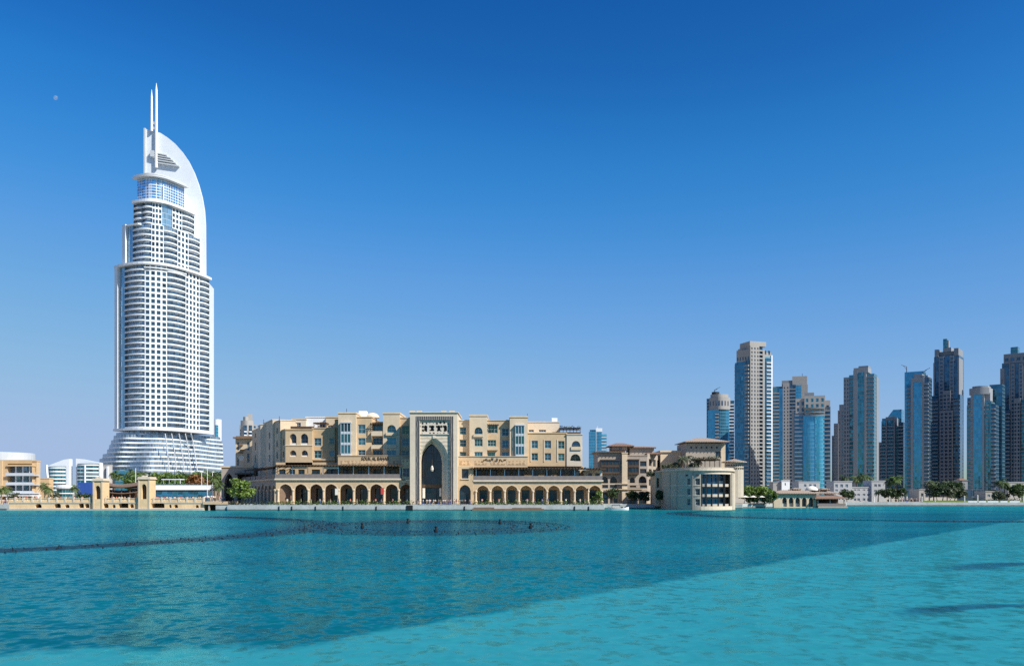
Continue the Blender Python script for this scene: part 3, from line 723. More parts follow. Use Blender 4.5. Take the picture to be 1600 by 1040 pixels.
part('ledge', MB().box(X(488.5, BY), X(523, BY), BY+.2, BY+1.18, Z(718.5, BY), Z(716.8, BY)), M['sand_pale'], hall)
block(hall, 523, 529, 656, 728, BY+2.5, 12, [], 'sand_ochre')
# penthouse set back above
block(hall, 456, 478, 655, 672, BY+8, 8, [(462, 470, 660, 668)], 'sand_cream', gm='g_dark')
block(hall, 478, 509, 652, 672, BY+9, 8, [(500, 508, 659, 668)], 'white_wall', gm='g_dark')
block(hall, 509, 530, 652, 672, BY+7, 8, [(512, 520, 664, 668)], 'sand_pale', gm='g_dark')
part('roof_hatch', MB().box(X(450, BY), X(487, BY), BY+3, BY+3.3, Z(671, BY), Z(664.5, BY)), M['wood'], hall)
pergola(hall, X(487, BY), X(506, BY), BY+3, BY+6.5, Z(659, BY), 4, Z(670, BY))
# oriel bay
def oriel(p0, p1, y0, y1, Y, tiers):
    x0, x1 = X(p0, Y), X(p1, Y); fr = MB()
    z0, z1 = Z(y1, Y), Z(y0, Y); fr.box(x0-.15, x1+.15, Y-1.0, Y-.003, z1, z1+.35)
    h = (z1-z0)/tiers
    for k in range(tiers): fr.box(x0, x1, Y-.8, Y-.003, z0+k*h, z0+k*h+.75)
    for i in range(4):
        x = x0+(x1-x0)*i/3; fr.box(x-.07, x+.07, Y-.86, Y-.72, z0+.75, z1)
    part('oriel_frame', fr, M['silver'], hall)
    for k in range(tiers): part('oriel_pane', MB().box(x0+.08, x1-.08, Y-.7, Y-.01, z0+k*h+.753, z0+(k+1)*h-.003), M['g_teal'], hall)
CY = 266.0
block(hall, 528.5, 556, 646, 728, CY, 16, [], 'sand_pale', cop=.5); oriel(533.5, 548.5, 661, 712, CY, 3)
block(hall, 556, 580.5, 652, 728, CY+1.5, 14, [(559.6, 571, 663, 677), (559.6, 571, 684, 695), (559.6, 571, 702.5, 711)], 'sand')
block(hall, 580.5, 598.5, 660, 728, CY+3.2, 12, [(583, 597.5, 663.5, 673, 'r', 3, 1), (583, 597.5, 684, 694, 'r', 3, 2), (583, 597.5, 703, 711, 'r', 3, 1)], 'sand_ochre')
pergola(hall, X(579, CY), X(598, CY), CY+.4, CY+3, Z(661, CY), 2, Z(673, CY)); bal(hall, 581, 598.3, 673.6, 681, CY+1.5); bal(hall, 580.8, 598.3, 695, 701, CY+1.5)
EY = 266.4
block(hall, 598.5, 624.5, 646.5, 728, EY, 15, [(604.3, 619, 663.5, 675.5, 'o'), (604.3, 619, 683.5, 694.5, 'r', 3, 2), (604.3, 619, 703, 711)], 'sand_pale', cop=.5)
part('balcony_front', MB().box(X(603, EY), X(620, EY), EY-.5, EY-.01, Z(680, EY), Z(675.5, EY)), M['sand_pale'], hall)
part('balcony_front', MB().box(X(603, EY), X(620, EY), EY-.4, EY-.01, Z(699.5, EY), Z(694.8, EY)), M['sand_pale'], hall)
block(hall, 624.5, 641, 653, 728, CY+1.3, 14, [(628, 639.6, 665, 678), (628, 639.6, 685, 696), (628, 639.6, 704, 710.8)], 'sand')
# the fascia with the name of the hall
FY = 264.6
block(hall, 528, 641, 712, 727, FY, 1.3, [], 'sand', cop=.2)
part('carved_panel', MB().box(X(533, FY), X(556, FY), FY-.06, FY-.004, Z(724.5, FY), Z(719.5, FY)), M['lattice_sand'], hall)
part('carved_panel', MB().box(X(558, FY), X(622, FY), FY-.06, FY-.004, Z(724.5, FY), Z(719.8, FY)), M['lattice_sand'], hall)
def text_sign(txt, x, y, z, size, m, root, width=None, name='sign_lettering'):
    cu = bpy.data.curves.new(name, 'FONT'); cu.body = txt; cu.size = size; cu.extrude = .05; cu.align_x = 'CENTER'; cu.resolution_u = 2
    cu.materials.append(M[m]); o = bpy.data.objects.new(name, cu); COL.objects.link(o); o.parent = root
    o.location = WM[root.name].inverted() @ Vector((x, y, z)); o.rotation_euler = (R(90), 0, 0)
    bpy.context.view_layer.update()
    w0 = o.dimensions.x; me = bpy.data.meshes.new_from_object(o.evaluated_get(bpy.context.evaluated_depsgraph_get())); loc = o.location.copy(); bpy.data.objects.remove(o)
    o = inst(name, me, root, loc); o.rotation_euler = (R(90), 0, 0)
    if width: o.scale = (width/max(.01, w0), 1, 1)
    return o
text_sign('SOUK AL BAHAR', X(586.5, FY), FY-.12, Z(718.2, FY), 1.35, 'bronze', hall, X(608, FY)-X(565, FY))
block(hall, 628, 641.5, 727, 748.5, AY+.2, 5, [(629.5, 639.5, 731, 744.5)], 'sand', cop=0, gm='g_dark')
part('carved_panel', MB().box(X(627, AY), X(641, AY), AY+.10, AY+.19, Z(731, AY), Z(717, AY)), M['lattice_sand'], hall)
part('carved_panel', MB().box(X(628, AY), X(641, AY), AY-.07, AY-.01, Z(755.5, AY), Z(750, AY)), M['lattice_sand'], hall)
# roof furniture
part('chimney', MB().box(X(560.5, 274), X(572, 274), 274, 277, Z(655, 274), Z(641.5, 274)), M['white_wall'], hall)
part('dome', MB().lathe([(2.3*math.cos(R(a)), Z(653, 276)+1.7*math.sin(R(a))) for a in range(0, 91, 15)], X(581.5, 276), 276, 18), M['sand_cream'], hall, smooth=True)
for p, y0, y1 in ((412, 663, 655), (436.5, 661, 650), (541.5, 646, 638), (824, 652, 646)):
    part('antenna', MB().tube((X(p, 275), 275, Z(y0, 275)), (X(p, 275), 275, Z(y1, 275)), .07), M['iron'], hall)
# ---- the portal
PY = 259.6
pz0 = q0
x0, x1 = X(640.5, PY), X(714.5, PY)
pw = MB(); hx0, hx1, hz1 = X(656, PY), X(702.5, PY), Z(656.5, PY)
facade(pw, x0, x1, pz0, Z(644.5, PY), [(hx0, hx1, pz0, hz1)], flat(PY), .4); cover(pw, x0, x1, PY, PY+20, pz0, Z(644.5, PY))
part('portal', pw, M['sand_cream'], hall)
part('portal_coping', MB().box(x0-.3, x1+.3, PY-.3, PY+20.3, Z(644.5, PY)+.003, Z(643, PY)), M['sand_cream'], hall)
for p in (644, 655, 693, 706):
    part('merlon', MB().box(X(p-4, PY), X(p+4, PY), PY-.1, PY+1.2, Z(643, PY)+.003, Z(641.3, PY)), M['sand_cream'], hall)
M['band'] = stripes_mat('stone_band_glints', (.07, .06, .055), (.40, .36, .31), .55, 'X', .35, .25, .5)  # pale stripes paint glints onto the dark stone
bd = MB(); b0, b1, bt = X(650, PY), X(708.5, PY), Z(650, PY)
for o_, w_, d_ in ((0, .35, .12), (.36, .32, .05), (.69, .3, .14)):
    bd.box(b0+o_, b0+o_+w_, PY-d_, PY-.004, pz0, bt-o_); bd.box(b1-o_-w_, b1-o_, PY-d_, PY-.004, pz0, bt-o_)
    bd.box(b0+o_+w_, b1-o_-w_, PY-d_, PY-.004, bt-o_-w_, bt-o_)
part('portal_band', bd, M['band'], hall)
fy = PY+.4
lt = MB(); lops = [(X(662.5+i*10.3, fy), X(667.5+i*10.3, fy), Z(673, fy), Z(664, fy), 'p') for i in range(4)]
facade(lt, hx0-.2, hx1+.2, Z(678, fy), hz1+.3, lops, flat(fy), .6)
part('lattice_screen', lt, M['lattice'], hall)
part('screen_backing', MB().box(hx0, hx1, fy+.62, fy+.8, Z(677, fy), hz1), M['iron'], hall)
part('screen_sill', MB().box(hx0+.01, hx1-.01, fy-.3, fy-.005, Z(678.6, fy), Z(677.3, fy)), M['sand_cream'], hall)
M['swirl'] = stripes_mat('relief_shading_stone', (.50, .42, .31), (.70, .60, .46), 1.1, 'Z', .5, .8, 1.3)  # two-tone stripes paint the light and dark of a carved relief
oc = arch_pts(X(656.6, fy), X(700, fy), Z(716, fy), Z(683, fy), 'p', 12, .5)
sw = MB(); ztop = Z(678, fy)
for (ax, az), (bx, bz) in zip(oc[:-1], oc[1:]): sw.quad((ax, fy, az), (bx, fy, bz), (bx, fy, ztop), (ax, fy, ztop))
sw.quad((hx0-.2, fy, pz0), (oc[0][0], fy, pz0), (oc[0][0], fy, ztop), (hx0-.2, fy, ztop)); sw.quad((oc[-1][0], fy, pz0), (hx1+.2, fy, pz0), (hx1+.2, fy, ztop), (oc[-1][0], fy, ztop))
part('spandrel', sw, M['swirl'], hall)
ic = arch_pts(X(658.4, fy+4), X(690.5, fy+4), Z(722, fy+4), Z(693, fy+4), 'p', 12, .5)
oc2 = [(oc[0][0], pz0)]+oc+[(oc[-1][0], pz0)]; ic2 = [(ic[0][0], pz0)]+ic+[(ic[-1][0], pz0)]
rv = MB()
steps = [(0, 0), (.12, .3), (.30, .3), (.36, .6), (.62, .6), (.68, .9), (1, 1)]
for (t0, s0), (t1, s1) in zip(steps[:-1], steps[1:]):
    def mixp(t, s, k): return (oc2[k][0]*(1-s)+ic2[k][0]*s, fy+4*t, oc2[k][1]*(1-s)+ic2[k][1]*s)
    for k in range(len(oc2)-1): rv.quad(mixp(t0, s0, k), mixp(t1, s1, k), mixp(t1, s1, k+1), mixp(t0, s0, k+1))
part('portal_arch', rv, M['sand_cream'], hall)
part('keystone', MB().box(X(676.2, fy), X(680, fy), fy-.25, fy-.004, Z(684.5, fy), Z(680, fy)), M['sand_cream'], hall)
part('portal_glazing', MB().box(ic[0][0]-.5, ic[-1][0]+.5, fy+5.2, fy+5.3, pz0, Z(692, fy)), M['g_dark'], hall)
part('transom', MB().box(ic[0][0], ic[-1][0], fy+4.7, fy+5.1, Z(761, fy), Z(756, fy)), M['bronze'], hall)
part('door', MB().box(X(667, fy+4), X(681, fy+4), fy+4.8, fy+4.95, pz0, Z(763, fy)), M['g_dark'], hall)
part('notice_board', MB().box(X(660, fy+4), X(664, fy+4), fy+4.4, fy+4.55, Z(778, fy), Z(762, fy)), M['canvas'], hall)
part('notice_board', MB().box(X(686.5, fy+4), X(689.5, fy+4), fy+4.4, fy+4.55, Z(775, fy), Z(762, fy)), M['canvas'], hall)
part('portal_steps', MB().box(X(648, PY), X(712, PY), PY-2.2, PY+.2, 1.5, q0-.35).box(X(652, PY), X(708, PY), PY-1.4, PY+5, q0-.347, q0), M['sand_cream'], hall)
lx, ly, lz = X(674.5, fy+1), fy+2.5, Z(736, fy)
lan = thing('lantern', 'white glass lantern hanging in the dark pointed portal', 'lantern', (lx, ly, lz))
part('lamp_body', MB().lathe([(.12, lz+.1), (.32, lz+.2), (.42, lz+.5), (.42, lz+1.2), (.25, lz+1.5), (.06, lz+1.8)], lx, ly, 8), M['canvas'], lan)
part('lamp_frame', MB().lathe([(.43, lz+.45), (.47, lz+.5), (.43, lz+.55)], lx, ly, 8).lathe([(.43, lz+1.15), (.47, lz+1.2), (.43, lz+1.25)], lx, ly, 8), M['bronze'], lan)
part('chain', MB().tube((lx, ly, lz+1.8), (lx, ly, Z(689, fy)), .05), M['bronze'], lan)
# ---- right range
RY = 262.0
block(hall, 714, 733.5, 657, 728, CY+1, 14, [(718.2, 728.6, 667, 678.5), (718.2, 728.6, 686.5, 697.5), (718.2, 728.6, 705.5, 712)], 'sand_pale')
block(hall, 733.5, 761, 650, 728, CY-.4, 16, [(741.3, 754, 667, 678, 'o'), (741.3, 754, 685.5, 697, 'r', 3, 2), (741.3, 754, 705.5, 712.5, 'r', 3, 1)], 'sand_pale', cop=.5)
part('balcony_front', MB().box(X(740, CY), X(755.3, CY), CY-.8, CY-.41, Z(682.5, CY), Z(678, CY)), M['sand_pale'], hall)
block(hall, 761, 796.5, 657, 728, CY+1.4, 14, [(762.5, 777.5, 664, 676.5, 'r', 3, 2), (762, 775, 687, 697, 'r', 3, 2), (762.2, 773.5, 706, 712.5), (784.5, 795, 669, 680.5), (784.5, 795, 687.5, 699), (784.5, 795, 706, 713)], 'sand')
pergola(hall, X(762, CY), X(778, CY), CY+.2, CY+1.3, Z(662.5, CY), 2, None); bal(hall, 761.5, 778, 697.5, 703, CY+1.4, .9)
block(hall, 796.5, 824.5, 652, 728, CY-.6, 16, [], 'sand_pale', cop=.5); oriel(805.5, 819, 665, 713.5, CY-.6, 3)
for p in (736, 757.5, 800, 822):
    part('merlon', MB().box(X(p-2, CY), X(p+2, CY), CY-.2, CY+1, Z(650 if p < 780 else 652, CY)+.5, Z(647.8 if p < 780 else 650, CY)), M['sand_cream'], hall)
KY = 266.8
block(hall, 824.5, 885.5, 677, 728, KY, 12, [(830.5, 840.4, 688, 700), (830.5, 840.4, 707.5, 719), (851, 861, 688, 700), (851, 861, 707.5, 719), (872, 882, 688.6, 700.6), (872, 882, 708, 719.5)], 'sand')
for a in (829.3, 850, 870.8):
    part('window_surround', MB().box(X(a, KY)-.12, X(a, KY)+.12, KY-.14, KY-.004, Z(721, KY), Z(686, KY)), M['sand_cream'], hall)
block(hall, 824.5, 874, 659.5, 677, KY+6, 8, [(826, 834, 671, 674.5, 'r', 2, 1), (842, 853, 671, 674.5, 'r', 3, 1)], 'sand_cream', gm='g_dark')
part('chimney', MB().box(X(862, 276), X(871, 276), 276, 279, Z(662, 276), Z(652.5, 276)), M['white_wall'], hall)
block(hall, 885.5, 910, 679, 728, KY-.3, 12, [(893, 907, 688.5, 702, 'o'), (891, 907.3, 709, 720, 'o')], 'sand_cream', gm='g_win')
part('balustrade', MB().box(X(892, KY), X(908, KY), KY-.6, KY-.31, Z(702.8, KY), Z(697.5, KY)), M['sand_pale'], hall)
pergola(hall, X(875, KY), X(907, KY), KY+1, KY+7, Z(668, KY), 7, Z(677.5, KY)-.1, slats=22)
part('roof_rail', MB().box(X(863, KY), X(907.5, KY), KY+.4, KY+.5, Z(678.5, KY), Z(674.5, KY)), M['bronze'], hall)
block(hall, 712, 824.5, 713, 729.5, FY, 1.3, [], 'sand', cop=.2)
for a, b in ((718, 735), (742, 760), (767, 789), (792, 822)):
    part('carved_panel', MB().box(X(a, FY), X(b, FY), FY-.06, FY-.004, Z(725.8, FY), Z(719.8, FY)), M['lattice_sand'], hall)
# the same name in Arabic letters, written as strokes
ar = MB(); ax0, ax1, az = X(751, FY), X(791, FY), Z(719.4, FY)
def stroke(pts, w=.085):
    q = [(ax0+(ax1-ax0)*x/10, FY-.12, az+.92*y) for x, y in pts]; ar.path(q, w, 5)
stroke([(10, .55), (9.85, .2), (9.6, .2), (9.55, .5), (9.5, .2), (9.25, .2), (9.2, .5), (9.1, .15), (8.8, -.2), (8.3, -.15), (8.2, .3)])
stroke([(7.7, .2), (7.85, .45), (7.55, .5), (7.5, .25), (7.75, .15), (7.5, -.25), (7.1, -.3)])
stroke([(6.6, .2), (6.75, .5), (6.4, .55), (6.35, .25), (6.6, .15), (6.4, -.2), (5.8, -.2), (5.7, .25)]); stroke([(6.5, .8), (6.58, .85)]); stroke([(6.3, .8), (6.38, .85)])
stroke([(4.9, 1.0), (4.9, .15)]); stroke([(4.4, 1.0), (4.4, .15), (3.6, .15), (3.55, .45), (3.5, .15), (2.9, .15)]); stroke([(3.7, -.15), (3.78, -.1)])
stroke([(2.9, .15), (2.4, .2), (1.9, .6), (2.6, .6)]); stroke([(2.4, .2), (1.4, .15), (1.3, .4), (1.2, .0), (.9, -.25), (.3, -.3)])
part('sign_lettering', ar, M['bronze'], hall)
block(hall, 714, 739.5, 728, 787, RY-.3, 5, [(721.5, 732, 732, 747), (717.5, 735.5, 757, 787, 'p')], 'sand', cop=0, gm='g_dark', fm='bronze')
part('window_surround', MB().box(X(720, RY), X(733.5, RY), RY-.55, RY-.31, Z(748.6, RY), Z(747.2, RY)), M['sand_cream'], hall)
R0, R1 = X(739.5, RY), X(941, RY)
arcade(hall, flat(RY), R0, R1, q0, Z(752, RY), [X(p, RY) for p in (754.4, 777.2, 799.6, 821.8, 843.7, 865.4, 887, 908.4, 929.4)], 3.55, Z(758.3, RY), Z(767, RY), bm='sand')
part('terrace_slab', MB().box(R0, R1+.3, RY-.45, RY+9, Z(752, RY)+.003, Z(749.5, RY)), M['sand_cream'], hall)
part('terrace_rail', MB().box(R0+.1, R1, RY-.25, RY-.13, Z(749.5, RY), Z(743, RY)), M['rail'], hall)
terrace_row(736, 918, RY, 743, 732.5, (744, 766.5, 788.6, 810.6, 832.5, 854.5, 876, 898), 749.5)
block(hall, 739.5, 912, 728, 752, RY+6.5, 2.5, [(a, b, 734.5, 745) for a, b in ((744, 753), (757, 762), (767, 776), (789, 797), (801, 806), (811, 819), (832, 841), (852, 861), (873, 882), (890, 906))], 'sand', cop=0, gm='g_dark', fm='bronze')
terrace_row(921, 944, RY+1, 745, 733, (938,), 749.5)
block(hall, 912, 941, 735, 752, RY+4, 6, [(919, 925, 739, 748), (930, 937, 739, 748)], 'sand_pale', cop=.2, gm='g_dark', fm='bronze')
# ---- the shaded left flank, running away from the water
bx, by, ax_, ay_ = X(394, 330), 330, X(446.3, 268.6), 268.6
fnw, LW, rzw = line_map(bx, by, ax_, ay_)
def wing(p0, p1, yt, yb, cols, rows, m, off=0.0, gm='g_dark', w=2.6):
    u0, u1 = upx(p0, bx, by, ax_, ay_), upx(p1, bx, by, ax_, ay_); Ym = fnw((u0+u1)/2, 0, 0)[1]
    f2 = lambda u, d, z: fnw(u, d+off, z); ops = []
    for c in cols:
        u = upx(c, bx, by, ax_, ay_)
        for r0, r1 in rows: ops.append((u-w/2, u+w/2, Z(r1, Ym), Z(r0, Ym)))
    mb = MB(); z0, z1 = Z(yb, Ym), Z(yt, Ym); facade(mb, u0, u1, z0, z1, ops, f2, .5)
    mb.quad(f2(u0, 14, z0), f2(u0, 0, z0), f2(u0, 0, z1), f2(u0, 14, z1)); mb.quad(f2(u1, 0, z0), f2(u1, 14, z0), f2(u1, 14, z1), f2(u1, 0, z1))
    mb.quad(f2(u0, 0, z1), f2(u1, 0, z1), f2(u1, 14, z1), f2(u0, 14, z1))
    part('wall', mb, M[m], hall)
    cp = MB(); cp.add([f2(u0-.15, -.15, z1+.003), f2(u1+.15, -.15, z1+.003), f2(u1+.15, 14.1, z1+.003), f2(u0-.15, 14.1, z1+.003), f2(u0-.15, -.15, z1+.3), f2(u1+.15, -.15, z1+.3), f2(u1+.15, 14.1, z1+.3), f2(u0-.15, 14.1, z1+.3)],
                      [(3,2,1,0),(4,5,6,7),(0,1,5,4),(1,2,6,5),(2,3,7,6),(3,0,4,7)])
    part('coping', cp, M[m], hall)
    for a, b, c, d in ops:
        p = f2((a+b)/2, .4, c); window(hall, p[0], p[1], c+.02, w-.02, d-c-.04, 2, 2, 'silver', gm, rzw)
wing(394, 408, 671, 760, (399, 404.5), ((690, 702), (710, 722), (676, 683)), 'sand_pale')
wing(408, 431, 661.5, 760, (414, 426), ((678, 687), (694, 704), (712, 722)), 'sand_cream', -1.0)
wing(431, 440, 658.5, 760, (435,), ((668, 677), (688, 698), (706, 716)), 'sand_pale', -.4)
wing(440, 446.2, 672, 760, (443,), ((686, 695), (705, 714)), 'sand', 0)
block(hall, 407, 431, 663, 730, 296, 4, [(416, 428, 673, 684, 'r', 3, 1), (417, 420, 695, 706), (417, 420, 714, 724)], 'sand_cream', gm='g_dark')
lbx, lby, lax, lay = X(374, 322), 322, L0, AY
fnl, LL, rzl = line_map(lbx, lby, lax, lay)
us = [LL*(i+.5)/11 for i in range(11)]
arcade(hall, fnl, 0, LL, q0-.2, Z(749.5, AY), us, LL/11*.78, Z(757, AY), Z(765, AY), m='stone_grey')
sl_ = MB(); sl_.add([fnl(0, -.4, Z(749.5, AY)+.003), fnl(LL, -.4, Z(749.5, AY)+.003), fnl(LL, 12, Z(749.5, AY)+.003), fnl(0, 12, Z(749.5, AY)+.003)]+[fnl(0, -.4, Z(747, AY)), fnl(LL, -.4, Z(747, AY)), fnl(LL, 12, Z(747, AY)), fnl(0, 12, Z(747, AY))],
                    [(3,2,1,0),(4,5,6,7),(0,1,5,4),(1,2,6,5),(2,3,7,6),(3,0,4,7)])
part('terrace_slab', sl_, M['sand_pale'], hall)
pr = MB(); zp = Z(728.5, AY)
for i in range(60):
    u = LL*.25+LL*.75*i/59; a, b = fnl(u-.06, -1.2, zp), fnl(u+.06, 6, zp)
    pr.tube(fnl(u, -1.2, zp), fnl(u, 6, zp), .09, .09, 4)
pr.tube(fnl(LL*.25, -.8, zp-.2), fnl(LL, -.8, zp-.2), .12, .12, 4); pr.tube(fnl(LL*.25, 5.5, zp-.2), fnl(LL, 5.5, zp-.2), .12, .12, 4)
part('pergola_roof', pr, M['wood'], hall)
for i in range(6):
    u = LL*(.27+.145*i); p = fnl(u, -.8, 0); part('post', MB().tube((p[0], p[1], Z(747, AY)), (p[0], p[1], zp-.3), .1), M['wood'], hall)
rl = MB(); rl.add([fnl(0, -.2, Z(747, AY)), fnl(LL, -.2, Z(747, AY)), fnl(LL, -.1, Z(747, AY)), fnl(0, -.1, Z(747, AY)), fnl(0, -.2, Z(740.5, AY)), fnl(LL, -.2, Z(740.5, AY)), fnl(LL, -.1, Z(740.5, AY)), fnl(0, -.1, Z(740.5, AY))],
                  [(4,5,6,7),(0,1,5,4),(1,2,6,5),(2,3,7,6),(3,0,4,7)]); part('terrace_rail', rl, M['rail'], hall)
# ---- wind tower and gate arch at the left end
wt = thing('wind_tower', 'square stone wind tower with round emblem and flat roof, left of the market hall', 'tower', (X(380, 335), 340, 1.5))
WY = 335.0
block(wt, 368, 394, 685, 790, WY, 14, [(370.5, 373.5, 690, 703), (370.5, 373.5, 715, 727), (386, 390, 690, 703), (386, 390, 708, 722)], 'sand_pale', cop=0, gm='g_dark')
part('roof', MB().box(X(365.5, WY), X(396, WY), WY-1.3, WY+15, Z(685, WY)+.003, Z(682.5, WY)).box(X(369, WY), X(393, WY), WY-.4, WY+14, Z(682.5, WY)+.003, Z(681, WY)), M['wood_light'], wt)
part('emblem', MB().add([(X(377, WY)+1.05*math.cos(R(a*20)), WY-.12, Z(715.5, WY)+1.05*math.sin(R(a*20))) for a in range(18)]+[(X(377, WY)+1.05*math.cos(R(a*20)), WY-.004, Z(715.5, WY)+1.05*math.sin(R(a*20))) for a in range(18)],
     [tuple(range(18))]+[(i, (i+1) % 18, 18+(i+1) % 18, 18+i) for i in range(18)]), M['canvas'], wt)
bk = MB()
for px, py in ((377, 694), (379, 702), (376, 706)): bk.box(X(px-3, WY), X(px+3, WY), WY-.9, WY-.004, Z(py+1.6, WY), Z(py, WY))
part('bracket', bk, M['wood_light'], wt)
ga = thing('gate_arch', 'grey stone gate building with two pointed arches left of the market hall', 'building', (X(372, 315), 318, 1.5))
GY = 315.0
gx0, gx1 = X(346, GY), X(396, GY); gm_ = MB()
facade(gm_, gx0, gx1, 1.5, Z(730, GY), [(X(350, GY), X(365.5, GY), 1.5, Z(739, GY), 'p', 5), (X(371, GY), X(393, GY), Z(756, GY), Z(741, GY), 'r'), (X(371, GY), X(393, GY), 1.5, Z(762, GY), 'p', 3)], flat(GY), 2.5)
cover(gm_, gx0, gx1, GY, GY+12, 1.5, Z(730, GY)); part('wall', gm_, M['stone_grey'], ga)
part('parapet', MB().box(gx0-.3, gx1, GY-.3, GY+.6, Z(730, GY)+.003, Z(727.5, GY)), M['sand_pale'], ga)
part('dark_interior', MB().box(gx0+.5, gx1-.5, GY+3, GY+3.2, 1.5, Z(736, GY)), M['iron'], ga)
part('awning', MB().box(X(370, GY), X(395, GY), GY-2.5, GY-.01, Z(741, GY), Z(739, GY)), M['wood'], ga)
# ---- waterfront quay in front of the hall
ql, qr = X(356, QY), X(944, QY)
qm = MB(); pz = Z(788.5, QY)
qm.box(ql, qr, QY-.6, QY+3.2, -1, pz)
quay = struct('quay', qm, M['quay'])
pav = struct('promenade', MB().box(X(337, QY), X(945, QY), QY+3.2, QY+30, 1.0, q0-.05), M['paving'])
# ---------------------------------------------------------------- residential towers
class Tower:
    def __init__(s, name, label, pxc, Y, cat='tower', group=None):
        s.pxc, s.Y = pxc, Y; s.th = math.atan((pxc-800)/F)
        s.root = thing(name, label, cat, (X(pxc, Y), Y, 1.5), -s.th-(R(11) if pxc > 1300 else 0), group); s.D = Y/math.cos(s.th); s.b = []; s.w = []; s.rot = 0.0
    def k(s, w): return 1-w/s.D
    def u(s, px, w=0): return (px-s.pxc)*s.Y*math.cos(s.th)/F*s.k(w)/math.cos(s.rot)
    def z(s, py, w=0): return CH+(HY-py)*s.Y/F*s.k(w)-1.5
    def M(s): return Matrix.Rotation(s.rot, 4, 'Z')
    def put(s, name, mb, m, smooth=False):
        if s.pxc > 1300 and m == 'tower_beige': m = 'tower_shaded'
        mm = MB().add(mb.v, mb.f, s.M()) if s.rot else mb
        return part(name, mm, M[m], s.root, local=True, smooth=smooth)
    def box(s, name, m, p0, p1, yt, yb=None, w=0, dep=18, top=None):
        zb = 0 if yb is None else s.z(yb, w); mb = MB()
        mb.box(s.u(p0, w), s.u(p1, w), -w, -w+dep, zb, s.z(yt, w)); return s.put(name, mb, m)
    def glass(s, m, p0, p1, yt, yb=None, w=0, dep=16, sag=0):
        if not sag: return s.box('curtain_wall', m, p0, p1, yt, yb, w, dep)
        u0, u1 = s.u(p0, w), s.u(p1, w); n = 12
        poly = [(u0+(u1-u0)*i/n, -w-sag*math.sin(math.pi*i/n)) for i in range(n+1)]+[(u1, -w+dep), (u0, -w+dep)]
        return s.put('curtain_wall', MB().prism(poly, 0 if yb is None else s.z(yb, w), s.z(yt, w)), m, False)
    def bow(s, name, m, p0, p1, yt, yb, w=0, dep=16, sag=3):
        u0, u1 = s.u(p0, w), s.u(p1, w); n = 14
        poly = [(u0+(u1-u0)*i/n, -w-sag*math.sin(math.pi*i/n)) for i in range(n+1)]+[(u1, -w+dep), (u0, -w+dep)]
        return s.put(name, MB().prism(poly, s.z(yb, w), s.z(yt, w)), m)
    def solid(s, m, p0, p1, yt, yb=None, w=0, dep=16, cols=1, fh=3.3, wf=.5, hf=.58, gm='g_navy'):
        u0, u1 = s.u(p0, w), s.u(p1, w); z0, z1 = (0 if yb is None else s.z(yb, w)), s.z(yt, w)
        nf = max(1, int((z1-z0-.8)/fh)); ops = []; cw = (u1-u0)/cols; ww = cw*wf; wh = fh*hf
        k = (round(ww, 1), round(wh, 1), gm)
        if k not in _wc: _wc[k] = MB().box(-k[0]/2-.1, k[0]/2+.1, -.04, .04, -.1, k[1]+.1).mesh('window', M[gm])
        for f in range(nf):
            for i in range(cols):
                c = u0+(i+.5)*cw; zz = z0+f*fh+fh*.3; ops.append((c-ww/2, c+ww/2, zz, zz+wh))
                p = s.M() @ Vector((c, -w+.4, zz)); s.w.append((zz, _wc[k], p, s.rot))
        mb = MB(); facade(mb, u0, u1, z0, z1, ops, lambda u, d, z: (u, -w+d, z), .55); cover(mb, u0, u1, -w, -w+dep, z0, z1)
        s.put('wall', mb, m)
    def balc(s, m, gm, p0, p1, yt, yb=None, w=0, dep=14, fh=3.3, out=1.5, h=1.05, gap=.25):
        u0, u1 = s.u(p0, w), s.u(p1, w); z0, z1 = (0 if yb is None else s.z(yb, w)), s.z(yt, w)
        s.put('recessed_glazing', MB().box(u0+.02, u1-.02, -w, -w+dep, z0, z1), gm)
        m = 'tower_shaded' if s.pxc > 1300 and m == 'tower_beige' else m
        L = round(u1-u0-gap*2, 1); k = ('bal', L, out, h, m)
        if k not in _wc:
            mb = MB(); mb.box(-L/2, L/2, -out, -.02, 0, .3); mb.box(-L/2, L/2, -out, -out+.14, .3, h)
            mb.box(-L/2, -L/2+.14, -out+.14, -.02, .3, h); mb.box(L/2-.14, L/2, -out+.14, -.02, .3, h)
            _wc[k] = mb.mesh('balcony', M[m])
        for f in range(int((z1-z0)/fh)):
            p = s.M() @ Vector(((u0+u1)/2, -w, z0+f*fh)); s.b.append((z0+f*fh, _wc[k], p, s.rot))
    def done(s, bm, wm='g_navy'):
        if s.b: repeats('balcony', s.b, M[bm], s.root)
        if s.w: repeats('window', s.w, M[wm], s.root)
TG = None
def davit(t, px, py, w, l, hgt, side=1):
    u, z = t.u(px, w), t.z(py, w); mb = MB()
    mb.tube((u, -w+3, z), (u, -w+3, z+hgt), .3, .25); mb.tube((u, -w+3, z+hgt), (u+side*l, -w+1, z+hgt+l*.45), .25, .15)
    mb.tube((u, -w+3, z+hgt*.5), (u+side*l*.6, -w+1.8, z+hgt+l*.27), .15, .12); t.put('roof_crane', mb, 'iron')
t = Tower('glass_tower', 'round topped blue glass tower left of the tallest beige cornered tower, its lower half hidden by the tiled roof', 1125, 900)
t.root['label'] = 'lower round tower of blue glass with pale crown, left of the tall beige cornered tower'
t.glass('g_blue', 1106, 1140, 640, w=0, sag=7); t.bow('crown', 'tower_beige', 1108, 1141, 621, 640, 0, 16, 7.6); t.bow('crown', 'tower_beige', 1110, 1138, 616, 621, -2, 12, 6); t.bow('cap', 'iron', 1112, 1124, 612, 616, -3, 8, 3)
